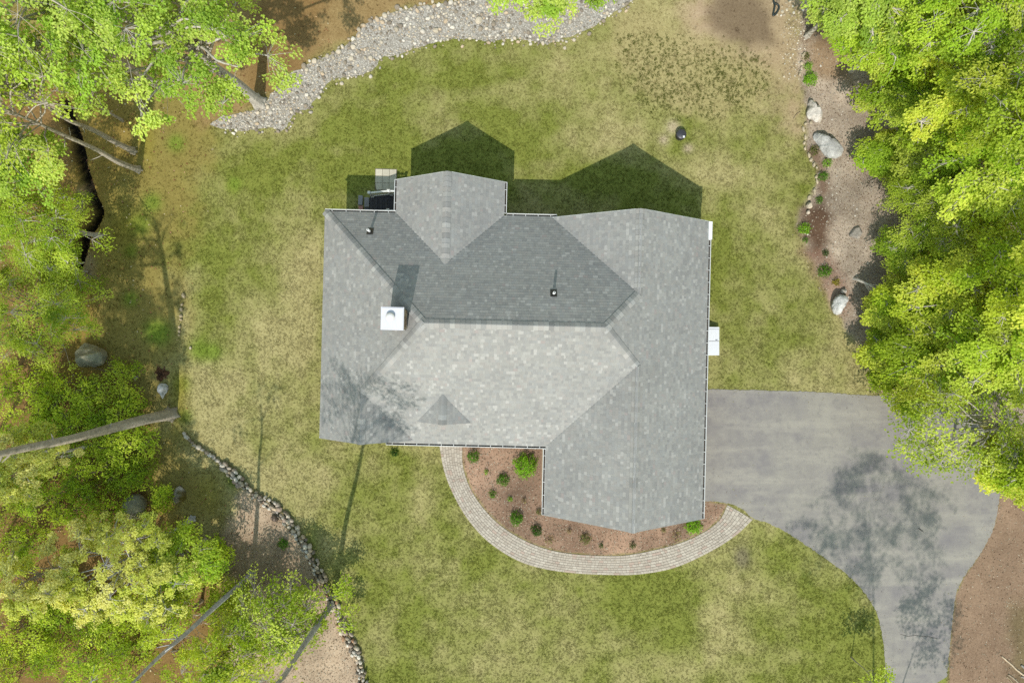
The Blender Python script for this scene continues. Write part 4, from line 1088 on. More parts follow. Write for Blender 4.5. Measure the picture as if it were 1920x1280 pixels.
# sticks
def stick(name, pts, r0, r1, c_, lab, cat='branch', group=None, z=.05):
    q = catmull(pts, 4); v = np.array([np.r_[P(a, b_)[:2], z] for a, b_ in q]); v[:, 2] += np.interp(np.arange(len(v)), [0, len(v) - 1], [0, .05]); v[:, :2] += rng.normal(0, .006, (len(v), 2))
    mb = MB(); mb.tube(v, np.linspace(r0, r1, len(v)), 6, c_); return tag(mb.build(name, M['bark'], None, True), lab, cat, group)
stick('cut_branch', [(1877, 1229), (1890, 1240), (1905, 1254), (1925, 1269), (1950, 1288)], .04, .06, alb(206, 186, 158), 'long pale cut branch with a white end in the bark bed')
stick('cut_branch', [(1889, 1263), (1900, 1271), (1912, 1284), (1925, 1300)], .045, .05, alb(170, 154, 130), 'grey cut branch lying below the long pale one')
stick('cut_branch', [(1886, 1266), (1894, 1274), (1903, 1288)], .03, .04, alb(160, 142, 112), 'short thin cut branch nearest the drive in the bark bed')
stick('cut_branch', [(1913, 1245), (1922, 1252), (1940, 1266)], .06, .07, alb(150, 146, 138), 'thick grey log end at the right edge of the bark bed')
stick('cut_branch', [(1914, 1266), (1922, 1272), (1940, 1290)], .05, .06, alb(156, 148, 136), 'grey log end below the thick one in the bark bed')
stick('twig', [(1722, 990), (1726, 993), (1730, 996)], .02, .012, alb(60, 52, 46), 'small dark twig lying on the driveway', 'twig', None, .04)
stick('twig', [(150, 493), (153, 493.5), (160, 492.5)], .05, .04, alb(226, 214, 196), 'short white broken branch beside the black ditch', 'twig', None, .04)
stick('fallen_branch', [(1500, 1000 - 790), (1493, 215), (1487, 224)], .02, .012, alb(170, 150, 120), 'thin dry twig on soil beside the jagged whitish rock', 'twig', None, .03)

# ------------------------------------------------------------------ vegetation
def leaf_mesh(name, c, nrm, d, L, Wd, col, gain=1.0):
    col = np.clip(col * gain * [.98, 1.0, .95], 0, .66)
    n = len(c); s = np.cross(nrm, d); s /= np.linalg.norm(s, axis=1)[:, None] + 1e-9
    L = L[:, None]; Wd = Wd[:, None]
    v = np.empty((n, 4, 3))
    v[:, 0] = c - d * L * .5; v[:, 1] = c + s * Wd * .5 + nrm * Wd * .16 + d * L * .05
    v[:, 2] = c + d * L * .5 - nrm * L * .12; v[:, 3] = c - s * Wd * .5 + nrm * Wd * .16 + d * L * .05
    return mesh(name, v.reshape(-1, 3), np.arange(n * 4).reshape(n, 4), np.repeat(col, 4, axis=0))

def unit(v): return v / (np.linalg.norm(v, axis=-1, keepdims=True) + 1e-9)

BARKS = {'grey': alb(186, 176, 158), 'pale': alb(210, 202, 188), 'dark': alb(120, 104, 86), 'slate': alb(192, 190, 188)}
# kind: leaf length, width, leaves per twig, twig radius, flatness, colours
KIND = {
    'maple':  (.125, .105, 48, .42, .30, [alb(200, 216, 70), alb(218, 228, 92), alb(172, 196, 52)]),
    'lime':   (.125, .10, 48, .42, .26, [alb(194, 216, 74), alb(210, 224, 94), alb(168, 198, 56)]),
    'fresh':  (.13, .11, 46, .42, .30, [alb(190, 214, 92), alb(208, 226, 112), alb(170, 202, 78)]),
    'fine':   (.11, .05, 46, .42, .20, [alb(182, 204, 68), alb(204, 220, 90), alb(154, 182, 52)]),
    'oak':    (.15, .08, 34, .40, .28, [alb(184, 202, 64), alb(206, 216, 84), alb(156, 180, 50)]),
    'bloom':  (.10, .09, 46, .24, .75, [alb(236, 238, 130), alb(244, 240, 150), alb(218, 226, 108)]),
    'sparse': (.13, .10, 11, .42, .45, [alb(190, 210, 76), alb(210, 224, 100), alb(164, 188, 58)]),
    'shade':  (.24, .18, 13, .45, .35, [alb(150, 176, 54), alb(170, 190, 66), alb(130, 156, 44)]),
    'brush':  (.11, .075, 28, .40, .45, [alb(186, 208, 58), alb(206, 222, 76), alb(160, 188, 46)]),
}
GAPS = []      # openings in the canopy through which a trunk or the ground is seen: (px, py, r)
def proj(p):
    k = ALT / (ALT - p[..., 2]); return 960 + p[..., 0] * PPM * k, 640 - p[..., 1] * PPM * k

def tree(name, label, base, hc, rad, kind='maple', n_lobe=22, n_twig=9, trunk_r=.16, bark='grey', crown_off=(0, 0), lean=None, top=None, tone=1.0, group=None, seed=0,
         low=-.35, gaps=True, cat='tree', lobe_r=.34, trunk_pts=None, limb_vis=1.0, fill=1.0):
    """base: metres (x, y); hc: height of crown centre; rad: crown half sizes"""
    r = np.random.default_rng(900 + seed)
    bx_, by_ = base; bz = gz1(bx_, by_)
    root = empty(name, (bx_, by_, bz), label=label, cat=cat, group=group)
    C0 = np.array([crown_off[0], crown_off[1], hc]); rad = np.array(rad, float)
    topz = top or (hc + rad[2] * .55)
    if trunk_pts is not None: tp = np.array(trunk_pts, float)
    else:
        k = 7; zz = np.linspace(-.15, topz, k); cur = np.linspace(0, 1, k) ** 1.6
        tp = np.stack([C0[0] * cur + np.r_[0, r.normal(0, .018 * topz / 6, k - 1)], C0[1] * cur + np.r_[0, r.normal(0, .018 * topz / 6, k - 1)], zz], 1)
    tp = catmull(tp, 4)
    zz = tp[:, 2]; tr = np.interp(zz, [-.2, .15, .6, topz], [trunk_r * 1.5, trunk_r * 1.15, trunk_r, trunk_r * .22])
    bc = BARKS[bark] * r.uniform(.9, 1.1)
    ns_ = 16 if trunk_r > .12 else 7
    if trunk_r > .12: tp = resample(tp, 46); tr = np.interp(tp[:, 2], [-.2, .12, .5, topz], [trunk_r * 1.75, trunk_r * 1.25, trunk_r, trunk_r * .22])
    mbt = MB(); mbt.tube(tp, tr, ns_, bc)
    vv = mbt.v[0]; ctr = np.repeat(tp, ns_, axis=0); an_ = np.tile(np.arange(ns_) * 2 * math.pi / ns_, len(tp)); zz_ = ctr[:, 2]
    rel = 1 + .10 * np.sin(an_ * 5 + zz_ * .7 + seed) * (1 + 2.2 * np.exp(-np.clip(zz_, 0, 9) * 3)) + .16 * (fbm(an_ * 3.2 + 40, zz_ * 1.1 + 40 + seed, 1.0, 3, 60) - .5)
    mbt.v[0] = ctr + (vv - ctr) * rel[:, None]
    mbt.c[0] = mbt.c[0] * (.75 + .5 * fbm(an_ * 4 + 9, zz_ * .9 + 9, 1.0, 3, 62))[:, None]
    if trunk_r > .14:
        for k_ in range(5):          # dead branch stubs
            zc = r.uniform(.25, .9) * topz; pc = np.array([np.interp(zc, tp[:, 2], tp[:, q_]) for q_ in (0, 1)] + [zc]); az_ = r.uniform(0, 6.28); ln_ = r.uniform(.3, .8)
            dv = np.array([math.cos(az_), math.sin(az_), .35]); mbt.tube([pc, pc + dv * ln_ * .5, pc + dv * ln_ + [0, 0, .1]], [trunk_r * .25, trunk_r * .16, .012], 6, bc)
    mbt.build('trunk', M['bark'], root, True)
    # lobes
    lobes = []
    tries = 0
    while len(lobes) < n_lobe and tries < 4000:
        tries += 1
        d = r.normal(size=3); d /= np.linalg.norm(d)
        if d[2] < low: continue
        p = d * rad * r.uniform(.5, 1.0) ** .6 + C0
        if p[2] < .5: continue
        if any(np.linalg.norm((p - q) / rad) < lobe_r * .95 for q in lobes): 
            if tries < 1500: continue
        lobes.append(p)
    if fill > 0: lobes += [C0 + r.normal(0, .3, 3) * rad for _ in range(int(n_lobe * .18 * fill))]
    LL, LW, npt, twr, flat, cols = KIND[kind]
    C = []; Nn = []; D = []; LC = []
    mbb = MB()
    for p in lobes:
        out = unit((p - C0) * [1, 1, .4]); hz = np.hypot(p[0] - C0[0], p[1] - C0[1])
        za = np.clip(p[2] - hz * r.uniform(.5, .95) - .2, min(.35 * hc, p[2] * .7), topz * .97)
        ta = np.array([np.interp(za, tp[:, 2], tp[:, k]) for k in (0, 1)] + [za])
        mid1 = ta * .6 + p * .4 + r.normal(0, .12, 3) + [0, 0, .08 * hz]; mid2 = ta * .25 + p * .75 + r.normal(0, .1, 3) + [0, 0, .08 * hz]
        lr = max(.018, trunk_r * .30 * min(1, np.linalg.norm(p - ta) / 3)) * limb_vis
        limb = catmull([ta, mid1, mid2, p], 3)
        mbb.tube(limb, np.linspace(lr, lr * .35, len(limb)), 5, bc, cap=False)
        nl = unit(np.array([0, 0, 1.0]) * 1.3 + out * .55 + r.normal(0, .12, 3))
        e1 = unit(out - nl * np.dot(out, nl) + r.normal(0, .25, 3)); e1 = unit(e1 - nl * np.dot(e1, nl)); e2 = np.cross(nl, e1); el = r.uniform(1.0, 1.5)
        R = lobe_r * rad[:2].mean() * r.uniform(.75, 1.2)
        tonel = r.uniform(.82, 1.12)
        cbase = cols[r.integers(0, 3)] * tonel * tone
        nt_ = max(3, int(n_twig * r.uniform(.75, 1.25)))
        an = r.uniform(0, 6.28, nt_); rr = R * np.sqrt(r.uniform(0.02, 1, nt_))
        for a_, q in zip(an, rr):
            t = p + e1 * math.cos(a_) * q * el + e2 * math.sin(a_) * q / el + nl * r.normal(0, .10) * R - np.array([0, 0, .22 * q * q / max(R, .3)])
            if t[2] < .25: continue
            if gaps and GAPS:
                X_, Y_ = proj(t + [bx_, by_, bz])
                if any((X_ - ga) ** 2 + (Y_ - gb) ** 2 < gr * gr for ga, gb, gr in GAPS): continue
            if q > .3 * R or kind == 'sparse':
                mbb.tube([p, (p + t) / 2 + r.normal(0, .05, 3), t], [.014 * limb_vis, .010 * limb_vis, .006], 3, bc, cap=False)
            m_ = max(3, int(npt * r.uniform(.6, 1.3)))
            off = r.normal(size=(m_, 3)); off /= np.linalg.norm(off, axis=1)[:, None]; off *= (r.uniform(0, 1, m_) ** .45)[:, None] * twr
            hgt = off @ nl; off = off - np.outer(hgt, nl) * (1 - flat)
            C.append(t + off)
            nn_ = unit(nl + r.normal(0, .30, (m_, 3)) + unit(off) * .2); Nn.append(nn_)
            dd_ = unit(off + out * .25 + r.normal(0, .25, (m_, 3)) * twr); dd_ = unit(dd_ - nn_ * np.sum(dd_ * nn_, 1)[:, None]); D.append(dd_)
            LC.append(np.outer(r.uniform(.82, 1.15, m_), cbase * r.uniform(.92, 1.08)) + np.outer(r.uniform(0, 1, m_) < .12, alb(222, 222, 110)) * .15)
    mbb.build('branches', M['bark'], root, True)
    if C:
        C = np.concatenate(C); Nn = np.concatenate(Nn); D = np.concatenate(D); LC = np.concatenate(LC); n = len(C)
        me = leaf_mesh('crown', C, Nn, D, LL * r.uniform(.7, 1.25, n), LW * r.uniform(.7, 1.25, n), LC, 1.5)
        link('crown', me, M['leaf'], root)
    return root

def T(name, label, cpx, cpy, hc, rad, base=None, **k):
    """crown centre seen at photo pixel (cpx, cpy) at height hc; base: photo pixel of the trunk foot"""
    c = P(cpx, cpy, hc)
    b_ = P(*base) if base is not None else c
    return tree(name, label, (b_[0], b_[1]), hc, rad, crown_off=(c[0] - b_[0], c[1] - b_[1]), **k)

# --- canopy gaps seen in the photograph
GAPS += [(395, 95, 14), (410, 112, 16), (422, 125, 16), (436, 140, 16), (450, 152, 12), (480, 185, 14),
         (330, 205, 22), (240, 210, 26), (215, 240, 40), (170, 290, 40), (150, 335, 30), (1620, 140, 22), (1635, 160, 14), (1530, 60, 16),
         (400, 234, 20), (430, 230, 24), (375, 1163, 17), (355, 1185, 17), (335, 1206, 17), (312, 1230, 17), (290, 1254, 17), (270, 1275, 17), (460, 228, 26), (490, 216, 22), (505, 200, 15), (172, 667, 42), (195, 640, 20), (262, 935, 24), (250, 950, 22), (335, 925, 20),
         (60, 222, 16), (100, 245, 17), (110, 230, 14), (140, 262, 18), (20, 208, 13), (80, 240, 15), (175, 440, 20), (160, 470, 16), (150, 450, 14), (165, 500, 24)]

# --- north west
T('maple_tree', 'big fresh green tree whose pale slanting trunk shows beside the stone swale', 290, 50, 9.0, (5.4, 4.2, 3.2), (486, 192), kind='fresh', n_lobe=44, n_twig=13, trunk_r=.30, bark='pale', seed=1, lobe_r=.24, low=-.5)
T('maple_tree', 'fresh green tree filling the upper left corner', 60, -10, 11, (3.8, 3.6, 3), None, kind='fresh', n_lobe=26, n_twig=11, trunk_r=.2, seed=2, low=-.2)
T('slender_tree', 'slender bare stemmed tree leaning from the mossy bank, upper of the pair', 10, 160, 10.5, (3.4, 2.6, 2.6), (250, 284), kind='sparse', n_lobe=26, n_twig=8, trunk_r=.15, bark='grey', seed=3, top=12.0)
T('slender_tree', 'slender bare stemmed tree leaning from the mossy bank, lower of the pair', 12, 205, 10.5, (3.0, 2.2, 2.6), (260, 318), kind='sparse', n_lobe=22, n_twig=8, trunk_r=.15, bark='grey', seed=4, top=12.0)
T('maple_tree', 'bright green tree on the left edge above the ditch', 0, 290, 7.0, (2.3, 1.8, 2.0), (105, 320), kind='fresh', n_lobe=18, n_twig=10, trunk_r=.12, seed=5)
T('young_tree', 'yellowish young tree near the upper left edge', 25, 110, 8.5, (1.3, 1.6, 1.4), None, kind='lime', n_lobe=9, n_twig=7, trunk_r=.08, seed=6)
T('hemlock_tree', 'feathery green tree hanging over the bend of the ditch', 75, 425, 4.2, (3.0, 2.5, 2.0), (187, 442), kind='fine', n_lobe=30, n_twig=13, trunk_r=.13, bark='pale', seed=7, lobe_r=.28)
T('hemlock_tree', 'feathery green tree on the left edge above the big boulder', 58, 585, 3.8, (3.1, 2.7, 2.0), None, kind='fine', n_lobe=32, n_twig=13, trunk_r=.12, seed=8, lobe_r=.28)
T('hemlock_tree', 'low feathery shrub-like tree in the shade beside the ditch', 110, 500, 2.4, (1.9, 1.6, 1.2), None, kind='fine', n_lobe=16, n_twig=11, trunk_r=.07, seed=9, tone=.9)
T('hemlock_tree', 'feathery tree on the left edge between the ditch and the upper trees', -10, 360, 6.0, (2.2, 1.8, 2), None, kind='fine', n_lobe=16, n_twig=11, trunk_r=.1, seed=10)
# --- west
T('oak_tree', 'large tree with a thick grey trunk leaning over the western edge', -190, 905, 14.0, (2.4, 2.2, 2.0), (322, 776), kind='sparse', n_lobe=6, n_twig=6, trunk_r=.29, bark='grey', seed=11, top=15.5, lobe_r=.25)
T('maple_tree', 'pale yellow flowering tree at the left edge in front of the thick trunk', 35, 868, 6.5, (1.9, 1.7, 1.6), None, kind='bloom', n_lobe=18, n_twig=11, trunk_r=.12, bark='pale', seed=26, lobe_r=.27)
brush = [(205, 705, 1.6, 1.5, 'leafy brush patch just below the large grey green boulder'), (120, 745, 1.9, 1.8, 'leafy brush patch above the thick leaning trunk near the edge'), (30, 735, 2.4, 1.8, 'leafy brush patch on the left edge above the thick trunk'),
         (225, 775, 1.4, 1.2, 'small leafy brush patch touching the thick leaning trunk from above'), (235, 835, 1.7, 1.5, 'leafy brush patch just below the thick leaning trunk'), (160, 880, 1.9, 1.7, 'leafy brush patch amid the west woods, below the leaning trunk'),
         (240, 890, 1.5, 1.4, 'leafy brush patch above the dark mossy boulder'), (95, 935, 2.2, 1.8, 'leafy brush patch near the left edge beside the dark mossy boulder'), (190, 965, 1.8, 1.7, 'leafy brush patch left of the dark mossy boulder'),
         (20, 1020, 2.4, 1.9, 'leafy brush patch on the left edge in the lower woods'), (60, 1180, 2.4, 2.1, 'leafy brush patch in the lower left corner, upper one'), (150, 1225, 2.4, 2.1, 'leafy brush patch in the lower left corner, right one'), (30, 1260, 2.4, 2.0, 'leafy brush patch at the very lower left corner'), (400, 1040, 1.2, .9, 'small bright leafy sapling beside the dark leaf litter'),
         (200, 1170, 2.2, 1.6, 'leafy brush patch left of the slanting grey trunk'), (428, 1112, 2.0, 1.1, 'leafy brush patch hiding the lower slanting grey trunk'), (300, 1110, 2.0, 1.5, 'leafy brush patch right under the pale flowering tree'), (110, 1130, 2.2, 1.7, 'leafy brush patch below the pale flowering trees near the left edge'),
         (255, 1240, 1.8, 1.5, 'leafy brush patch at the bottom edge left of the slanting trunk'), (70, 800, 2.0, 1.6, 'leafy brush patch right above the thick trunk at the left edge'), (160, 795, 1.6, 1.4, 'leafy brush patch along the middle of the thick leaning trunk'), (20, 900, 2.2, 1.7, 'leafy brush patch under the flowering tree at the left edge'), (300, 930, 1.0, .8, 'small leafy brush right of the dark mossy boulder')]
for k, (a, b_, h, rr, lab) in enumerate(brush):
    T('brush', lab, a, b_, h * .75, (rr, rr * .9, h * .5), None, kind='brush', n_lobe=int(11 * rr), n_twig=7, trunk_r=.035, seed=40 + k, lobe_r=.34, cat='brush', tone=1.0 if k % 3 else .9, bark='dark', group='brush patches in the western woods')
# --- south west
T('maple_tree', 'pale yellow flowering tree over the lower left woods, with a grey stub of trunk', 225, 1072, 4.2, (3.4, 2.8, 1.9), (361, 972), kind='bloom', n_lobe=38, n_twig=12, trunk_r=.14, bark='slate', seed=12, lobe_r=.24)
T('maple_tree', 'yellow green tree right of the pale flowering tree', 335, 1045, 3.2, (2.0, 1.8, 1.4), None, kind='lime', n_lobe=20, n_twig=10, trunk_r=.1, seed=13)
T('maple_tree', 'pale yellow flowering tree on the lower left edge', 60, 1085, 5.5, (2.0, 1.8, 1.6), None, kind='bloom', n_lobe=18, n_twig=9, trunk_r=.12, seed=14, lobe_r=.26)
T('ash_tree', 'airy tree rooted against the low stone wall with a grey slanting trunk', 432, 1418, 17.0, (2.5, 2.3, 2.4), (621, 1133), kind='sparse', n_lobe=22, n_twig=9, trunk_r=.16, bark='slate', seed=16, top=18.5, fill=.4, limb_vis=.45)
T('birch_tree', 'loose small leaved tree in front of the wood chip bed', 512, 1160, 3.0, (2.5, 2.0, 1.3), (575, 1185), kind='sparse', n_lobe=34, n_twig=16, trunk_r=.07, bark='grey', seed=17, low=-.5)
T('birch_tree', 'loose small leaved tree at the bottom edge left of the wood chips', 410, 1235, 3.2, (2.7, 2.3, 1.9), None, kind='oak', n_lobe=24, n_twig=10, trunk_r=.09, bark='grey', seed=18)
T('ash_tree', 'tree with a slanting blue grey trunk crossing the lower left, foot in the wood chips', 170, 1345, 13.0, (1.7, 1.6, 1.6), (470, 1077), kind='sparse', n_lobe=4, n_twig=5, trunk_r=.145, bark='slate', seed=19, top=13.5)
T('birch_tree', 'leafy tree at the lower left between the slanting trunks', 330, 1165, 3.0, (1.9, 1.7, 1.5), None, kind='brush', n_lobe=18, n_twig=10, trunk_r=.08, seed=20)
T('young_tree', 'small sapling leaning over the stone wall onto the lawn', 634, 1098, 1.8, (.6, .6, .5), (626, 1095), kind='sparse', n_lobe=6, n_twig=5, trunk_r=.03, seed=21, cat='sapling')
T('young_tree', 'small sapling growing at the wall below the other sapling', 652, 1158, 1.6, (.5, .6, .5), (645, 1152), kind='sparse', n_lobe=5, n_twig=5, trunk_r=.03, seed=22, cat='sapling')
T('young_tree', 'small sapling at the bottom edge beside the driveway', 1640, 1272, 2.5, (.9, .6, .7), None, kind='sparse', n_lobe=8, n_twig=6, trunk_r=.03, seed=23, cat='sapling')
# --- north edge
T('maple_tree', 'fresh green tree reaching over the stone swale from above', 1025, -62, 7.0, (2.9, 2.0, 1.6), (1085, -45), kind='fresh', n_lobe=26, n_twig=11, trunk_r=.14, seed=24)
# --- east
east = [
    ('darker green tree at the top beside the bare soil corner, with a grey trunk foot', 1615, 0, 6.0, (1.8, 2.0, 1.8), (1513, 68), 'fresh', 20, 31),
    ('yellow green tree along the top edge east of the lawn', 1700, 50, 5.5, (2.8, 2.3, 2.0), None, 'lime', 32, 32),
    ('yellow green tree in the upper right corner', 1835, 20, 7.5, (3.2, 2.6, 2.4), (1690, 150), 'lime', 32, 33),
    ('yellow green tree reaching low over the chip bed near the top', 1715, 172, 3.2, (2.5, 1.5, 1.2), None, 'lime', 26, 34),
    ('yellow green tree second in from the upper right edge', 1810, 185, 6.5, (2.6, 2.2, 2.0), None, 'maple', 26, 35),
    ('pale branched tree on the right edge near the top', 1905, 170, 9, (2.0, 2.6, 2.2), None, 'oak', 22, 36),
    ('tree with pointed sprays over the broad grey boulder', 1785, 280, 3.0, (2.7, 1.6, 1.2), None, 'lime', 30, 37),
    ('yellow green tree in the middle of the eastern trees', 1860, 310, 6.5, (2.6, 2.3, 2.0), None, 'lime', 28, 38),
    ('darker feathery tree at the rim of the chip bed', 1760, 385, 2.8, (2.5, 1.7, 1.2), None, 'fine', 30, 39),
    ('darker fine leaved tree deep among the eastern trees', 1850, 425, 4.2, (2.6, 2.2, 1.6), None, 'fine', 28, 40),
    ('maple among the eastern trees level with the white smooth boulder', 1815, 560, 3.2, (3.1, 2.3, 1.5), None, 'maple', 40, 41),
    ('maple at the right edge halfway down', 1895, 515, 6.0, (2.6, 2.6, 2.0), None, 'maple', 28, 42),
    ('maple overhanging the lawn corner above the driveway', 1775, 665, 3.6, (3.0, 1.9, 1.5), None, 'maple', 36, 43),
    ('maple at the right edge above the driveway', 1880, 655, 5.5, (2.6, 2.3, 1.9), None, 'lime', 28, 44),
    ('small leafy tree at the driveway corner in shade of the maples', 1725, 748, 2.2, (1.5, .8, .9), None, 'brush', 16, 45),
    ('low tree at the right edge over the driveway bend', 1905, 880, 5.0, (1.7, 1.6, 1.5), None, 'maple', 20, 47),
    ('young maple at the forest rim right beside the white smooth boulder', 1692, 580, 1.7, (1.6, 1.4, .9), (1600, 521), 'maple', 24, 48),
    ('young maple at the forest rim by the lower corner of the lawn', 1690, 668, 1.8, (1.7, 1.5, .9), None, 'maple', 24, 49),
    ('young fine leaved tree at the forest rim by the half buried grey rock', 1705, 470, 1.3, (1.4, 1.2, .8), None, 'fine', 22, 50),
    ('young tree at the forest rim touching the broad grey boulder', 1668, 288, 1.2, (1.7, .9, .7), None, 'lime', 22, 51),
    ('young feathery tree at the forest rim below the broad grey boulder', 1710, 350, 1.3, (1.3, 1.0, .7), None, 'fine', 18, 52),
    ('young tree at the forest rim under the top trees', 1672, 122, 1.6, (1.5, 1.0, .8), None, 'lime', 20, 53),
]
for (lab, a, b_, hc, rad, base, kd, nl, sd_) in east:
    T('maple_tree' if kd in ('maple', 'lime', 'fresh') else 'oak_tree' if kd == 'oak' else 'hemlock_tree' if kd == 'fine' else 'young_tree', lab, a, b_, hc, rad, base, kind=kd, n_lobe=nl, n_twig=15, limb_vis=1.5, trunk_r=.05 + .012 * hc, bark='pale', seed=sd_, lobe_r=.31, low=-.3, tone=(1.0, .92, 1.06)[sd_ % 3])
T('birch_tree', 'airy tree spreading thin leafy branches over the driveway', 1820, 805, 5.5, (3.6, 2.3, 1.3), (1885, 785), kind='sparse', n_lobe=34, n_twig=13, trunk_r=.13, bark='pale', seed=46, low=-.4, lobe_r=.26)
# --- woods just outside the picture that throw their shade into it
T('shade_tree', 'tall tree below the picture whose shade falls on the driveway', 2060, 2084, 17.5, (4.4, 3.4, 2.6), (1630, 1480), top=16.0, kind='sparse', n_lobe=40, n_twig=12, trunk_r=.09, seed=60, lobe_r=.22, fill=.3, limb_vis=.4)
T('shade_tree', 'second tree below the picture whose shade dapples the driveway', 1990, 1760, 11.0, (1.9, 1.9, 1.8), (1660, 1420), kind='sparse', n_lobe=16, n_twig=9, trunk_r=.05, seed=61, limb_vis=.5)
T('shade_tree', 'tree beyond the right edge by the bark bed', 2080, 900, 9.0, (2.8, 2.4, 2.4), None, kind='maple', n_lobe=22, n_twig=10, trunk_r=.2, seed=62)
T('shade_tree', 'tree beyond the right edge at the middle height', 2060, 560, 11.0, (3.2, 3.2, 2.4), None, kind='maple', n_lobe=24, n_twig=10, trunk_r=.2, seed=63)
T('shade_tree', 'tree beyond the right edge near the top', 2060, 240, 11.0, (3.2, 3.2, 2.4), None, kind='lime', n_lobe=24, n_twig=10, trunk_r=.2, seed=64)

for k_, (a, b_, hh) in enumerate([(-700, 1430, 20.0), (-690, 1760, 20.0), (-880, 2010, 20.0), (-640, 2030, 20.0), (-560, 1560, 18.5)]):
    T('shade_tree', ['tall woodland tree shading the mossy bank, first beyond the left edge', 'tall woodland tree shading the mossy bank, second beyond the left edge', 'tall woodland tree shading the mossy bank, third beyond the left edge', 'tall woodland tree shading the mossy bank, lowest beyond the left edge', 'tall woodland tree shading the row of small stones'][k_],
      a, b_, hh, (3.4, 3.0, 2.4), (-90, [1030, 1180, 1300, 1310, 1090][k_]), kind='shade', n_lobe=18, n_twig=7, trunk_r=.17, bark='slate', seed=70 + k_, lobe_r=.26, fill=.4)
# --- bushes
def bush(px, py, rpx, kind, h, lab, cat='shrub', tone=1.0, seed=0, dens=1.0, group=None):
    p = P(px, py, h * .5); r = np.random.default_rng(5000 + seed); R = rpx / PPM
    root = empty('shrub', (p[0], p[1], gz1(p[0], p[1])), label=lab, cat=cat, group=group)
    cols = {'bright': [alb(150, 196, 50), alb(126, 176, 36)], 'mid': [alb(104, 150, 40), alb(84, 130, 30)], 'dark': [alb(66, 104, 26), alb(52, 88, 22)], 'dry': [alb(176, 152, 116), alb(150, 128, 92), alb(150, 150, 80)],
            'olive': [alb(120, 124, 62), alb(160, 144, 110), alb(100, 120, 44)], 'gold': [alb(176, 160, 50), alb(140, 140, 40)]}[kind]
    n = int(max(60, 2600 * R * R * dens)) if kind not in ('dry',) else int(max(50, 700 * R * R))
    d = r.normal(size=(n, 3)); d[:, 2] = np.abs(d[:, 2]); d = unit(d)
    lump = 1 + .18 * np.sin(d @ r.normal(size=3) * 5 + 1) + .12 * np.sin(d @ r.normal(size=3) * 9)
    c = d * (r.uniform(.25, 1, n) ** .4 * lump)[:, None] * [R, R, h * .95]; c[:, 2] += .03
    nn_ = unit(d + [0, 0, .6] + r.normal(0, .45, (n, 3))); dd_ = r.normal(size=(n, 3)); dd_ = unit(dd_ - nn_ * np.sum(dd_ * nn_, 1)[:, None])
    lc = np.array(cols)[r.integers(0, len(cols), n)] * r.uniform(.75, 1.2, (n, 1)) * tone
    sc_ = min(1.0, .5 + R)
    me = leaf_mesh('foliage', c, nn_, dd_, .085 * sc_ * r.uniform(.7, 1.3, n), .055 * sc_ * r.uniform(.7, 1.3, n), lc, 1.6); link('foliage', me, M['leaf'], root)
    mb = MB()
    for k in range(5):
        a = r.uniform(0, 6.28); q = r.uniform(.3, .8); mb.tube([(0, 0, -.03), (math.cos(a) * R * q * .5, math.sin(a) * R * q * .5, h * .4), (math.cos(a) * R * q, math.sin(a) * R * q, h * .75)], [.014, .01, .005], 4, BARKS['dark'], cap=False)
    mb.build('stem', M['bark'], root)
    return root
B = [(887, 857, 12, 'mid', .55, 'rounded green bush at the house end of the paver walk'), (985, 874, 23, 'bright', .9, 'largest bright green bush in the bark bed by the house corner'), (912, 885, 5, 'bright', .25, 'tiny bright plant between two bushes in the bark bed'),
     (943, 899, 12, 'mid', .5, 'green bush left of the largest bright green bush'), (923, 927, 8, 'mid', .4, 'small leafy plant close to the inner walk edge'), (956, 936, 5.5, 'bright', .25, 'tiny round plant in the middle of the bark bed'),
     (983, 939, 5, 'dry', .35, 'dry brown twiggy plant in the middle of the bark bed'), (1011, 960, 6.5, 'olive', .3, 'small plant by the corner of the garage wing'), (969, 973, 14, 'mid', .6, 'dense rounded green bush at the bend of the walk'),
     (1006, 996, 12, 'dark', .5, 'dark rounded bush right of the dense bush at the bend'), (1030, 1013, 11, 'dry', .3, 'pale dried grass clump beside the dark rounded bush'), (1067, 996, 5, 'dry', .35, 'thin dry plant under the garage gable, left part'),
     (1098, 1011, 11, 'olive', .4, 'olive brown bush under the garage gable'), (1128, 1023, 5.5, 'dark', .35, 'small dark plant near the walk under the gable, left one'), (1187, 1023, 6.5, 'dark', .35, 'small dark plant near the walk below the gable peak'),
     (1245, 994, 5, 'olive', .25, 'small olive plant under the right half of the gable'), (1270, 1004, 11, 'dry', .3, 'dried grass clump near the right end of the gable bed'), (1301, 987, 16, 'bright', .55, 'spreading bright bush at the garage corner by the walk'),
     (1510, 428, 12, 'bright', .5, 'round bright bush on dark soil in the chip bed'), (1511, 450, 6, 'mid', .25, 'small plant under the round bush on dark soil'), (1549, 508, 12.5, 'mid', .55, 'round green bush in the lower chip bed'),
     (1549, 474, 7, 'dark', .25, 'small dark plant above the lower round bush'), (1568, 528, 8, 'gold', .25, 'small golden plant above the white smooth boulder'), (1545, 330, 10, 'mid', .35, 'grassy green plant below the broad grey boulder'),
     (1552, 304, 9, 'bright', .35, 'bright plant touching the broad grey boulder'), (1538, 374, 7.5, 'mid', .25, 'small green plant near the top of the dark soil'), (1528, 282, 10, 'olive', .3, 'wispy olive plant left of the broad grey boulder'),
     (1520, 146, 14, 'bright', .5, 'bright bush at the end of the stone edging near the top'), (1517, 124, 9, 'bright', .35, 'small bright bush just above the bright bush at the edging'), (530, 1020, 11, 'mid', .3, 'green weed clump in the chip bed behind the stone wall'),
     (1512, 105, 8, 'olive', .25, 'pale olive plant above the small bright bush'), (740, 848, 9, 'dark', .2, 'dark weed clump on the lawn below the front gutter')]
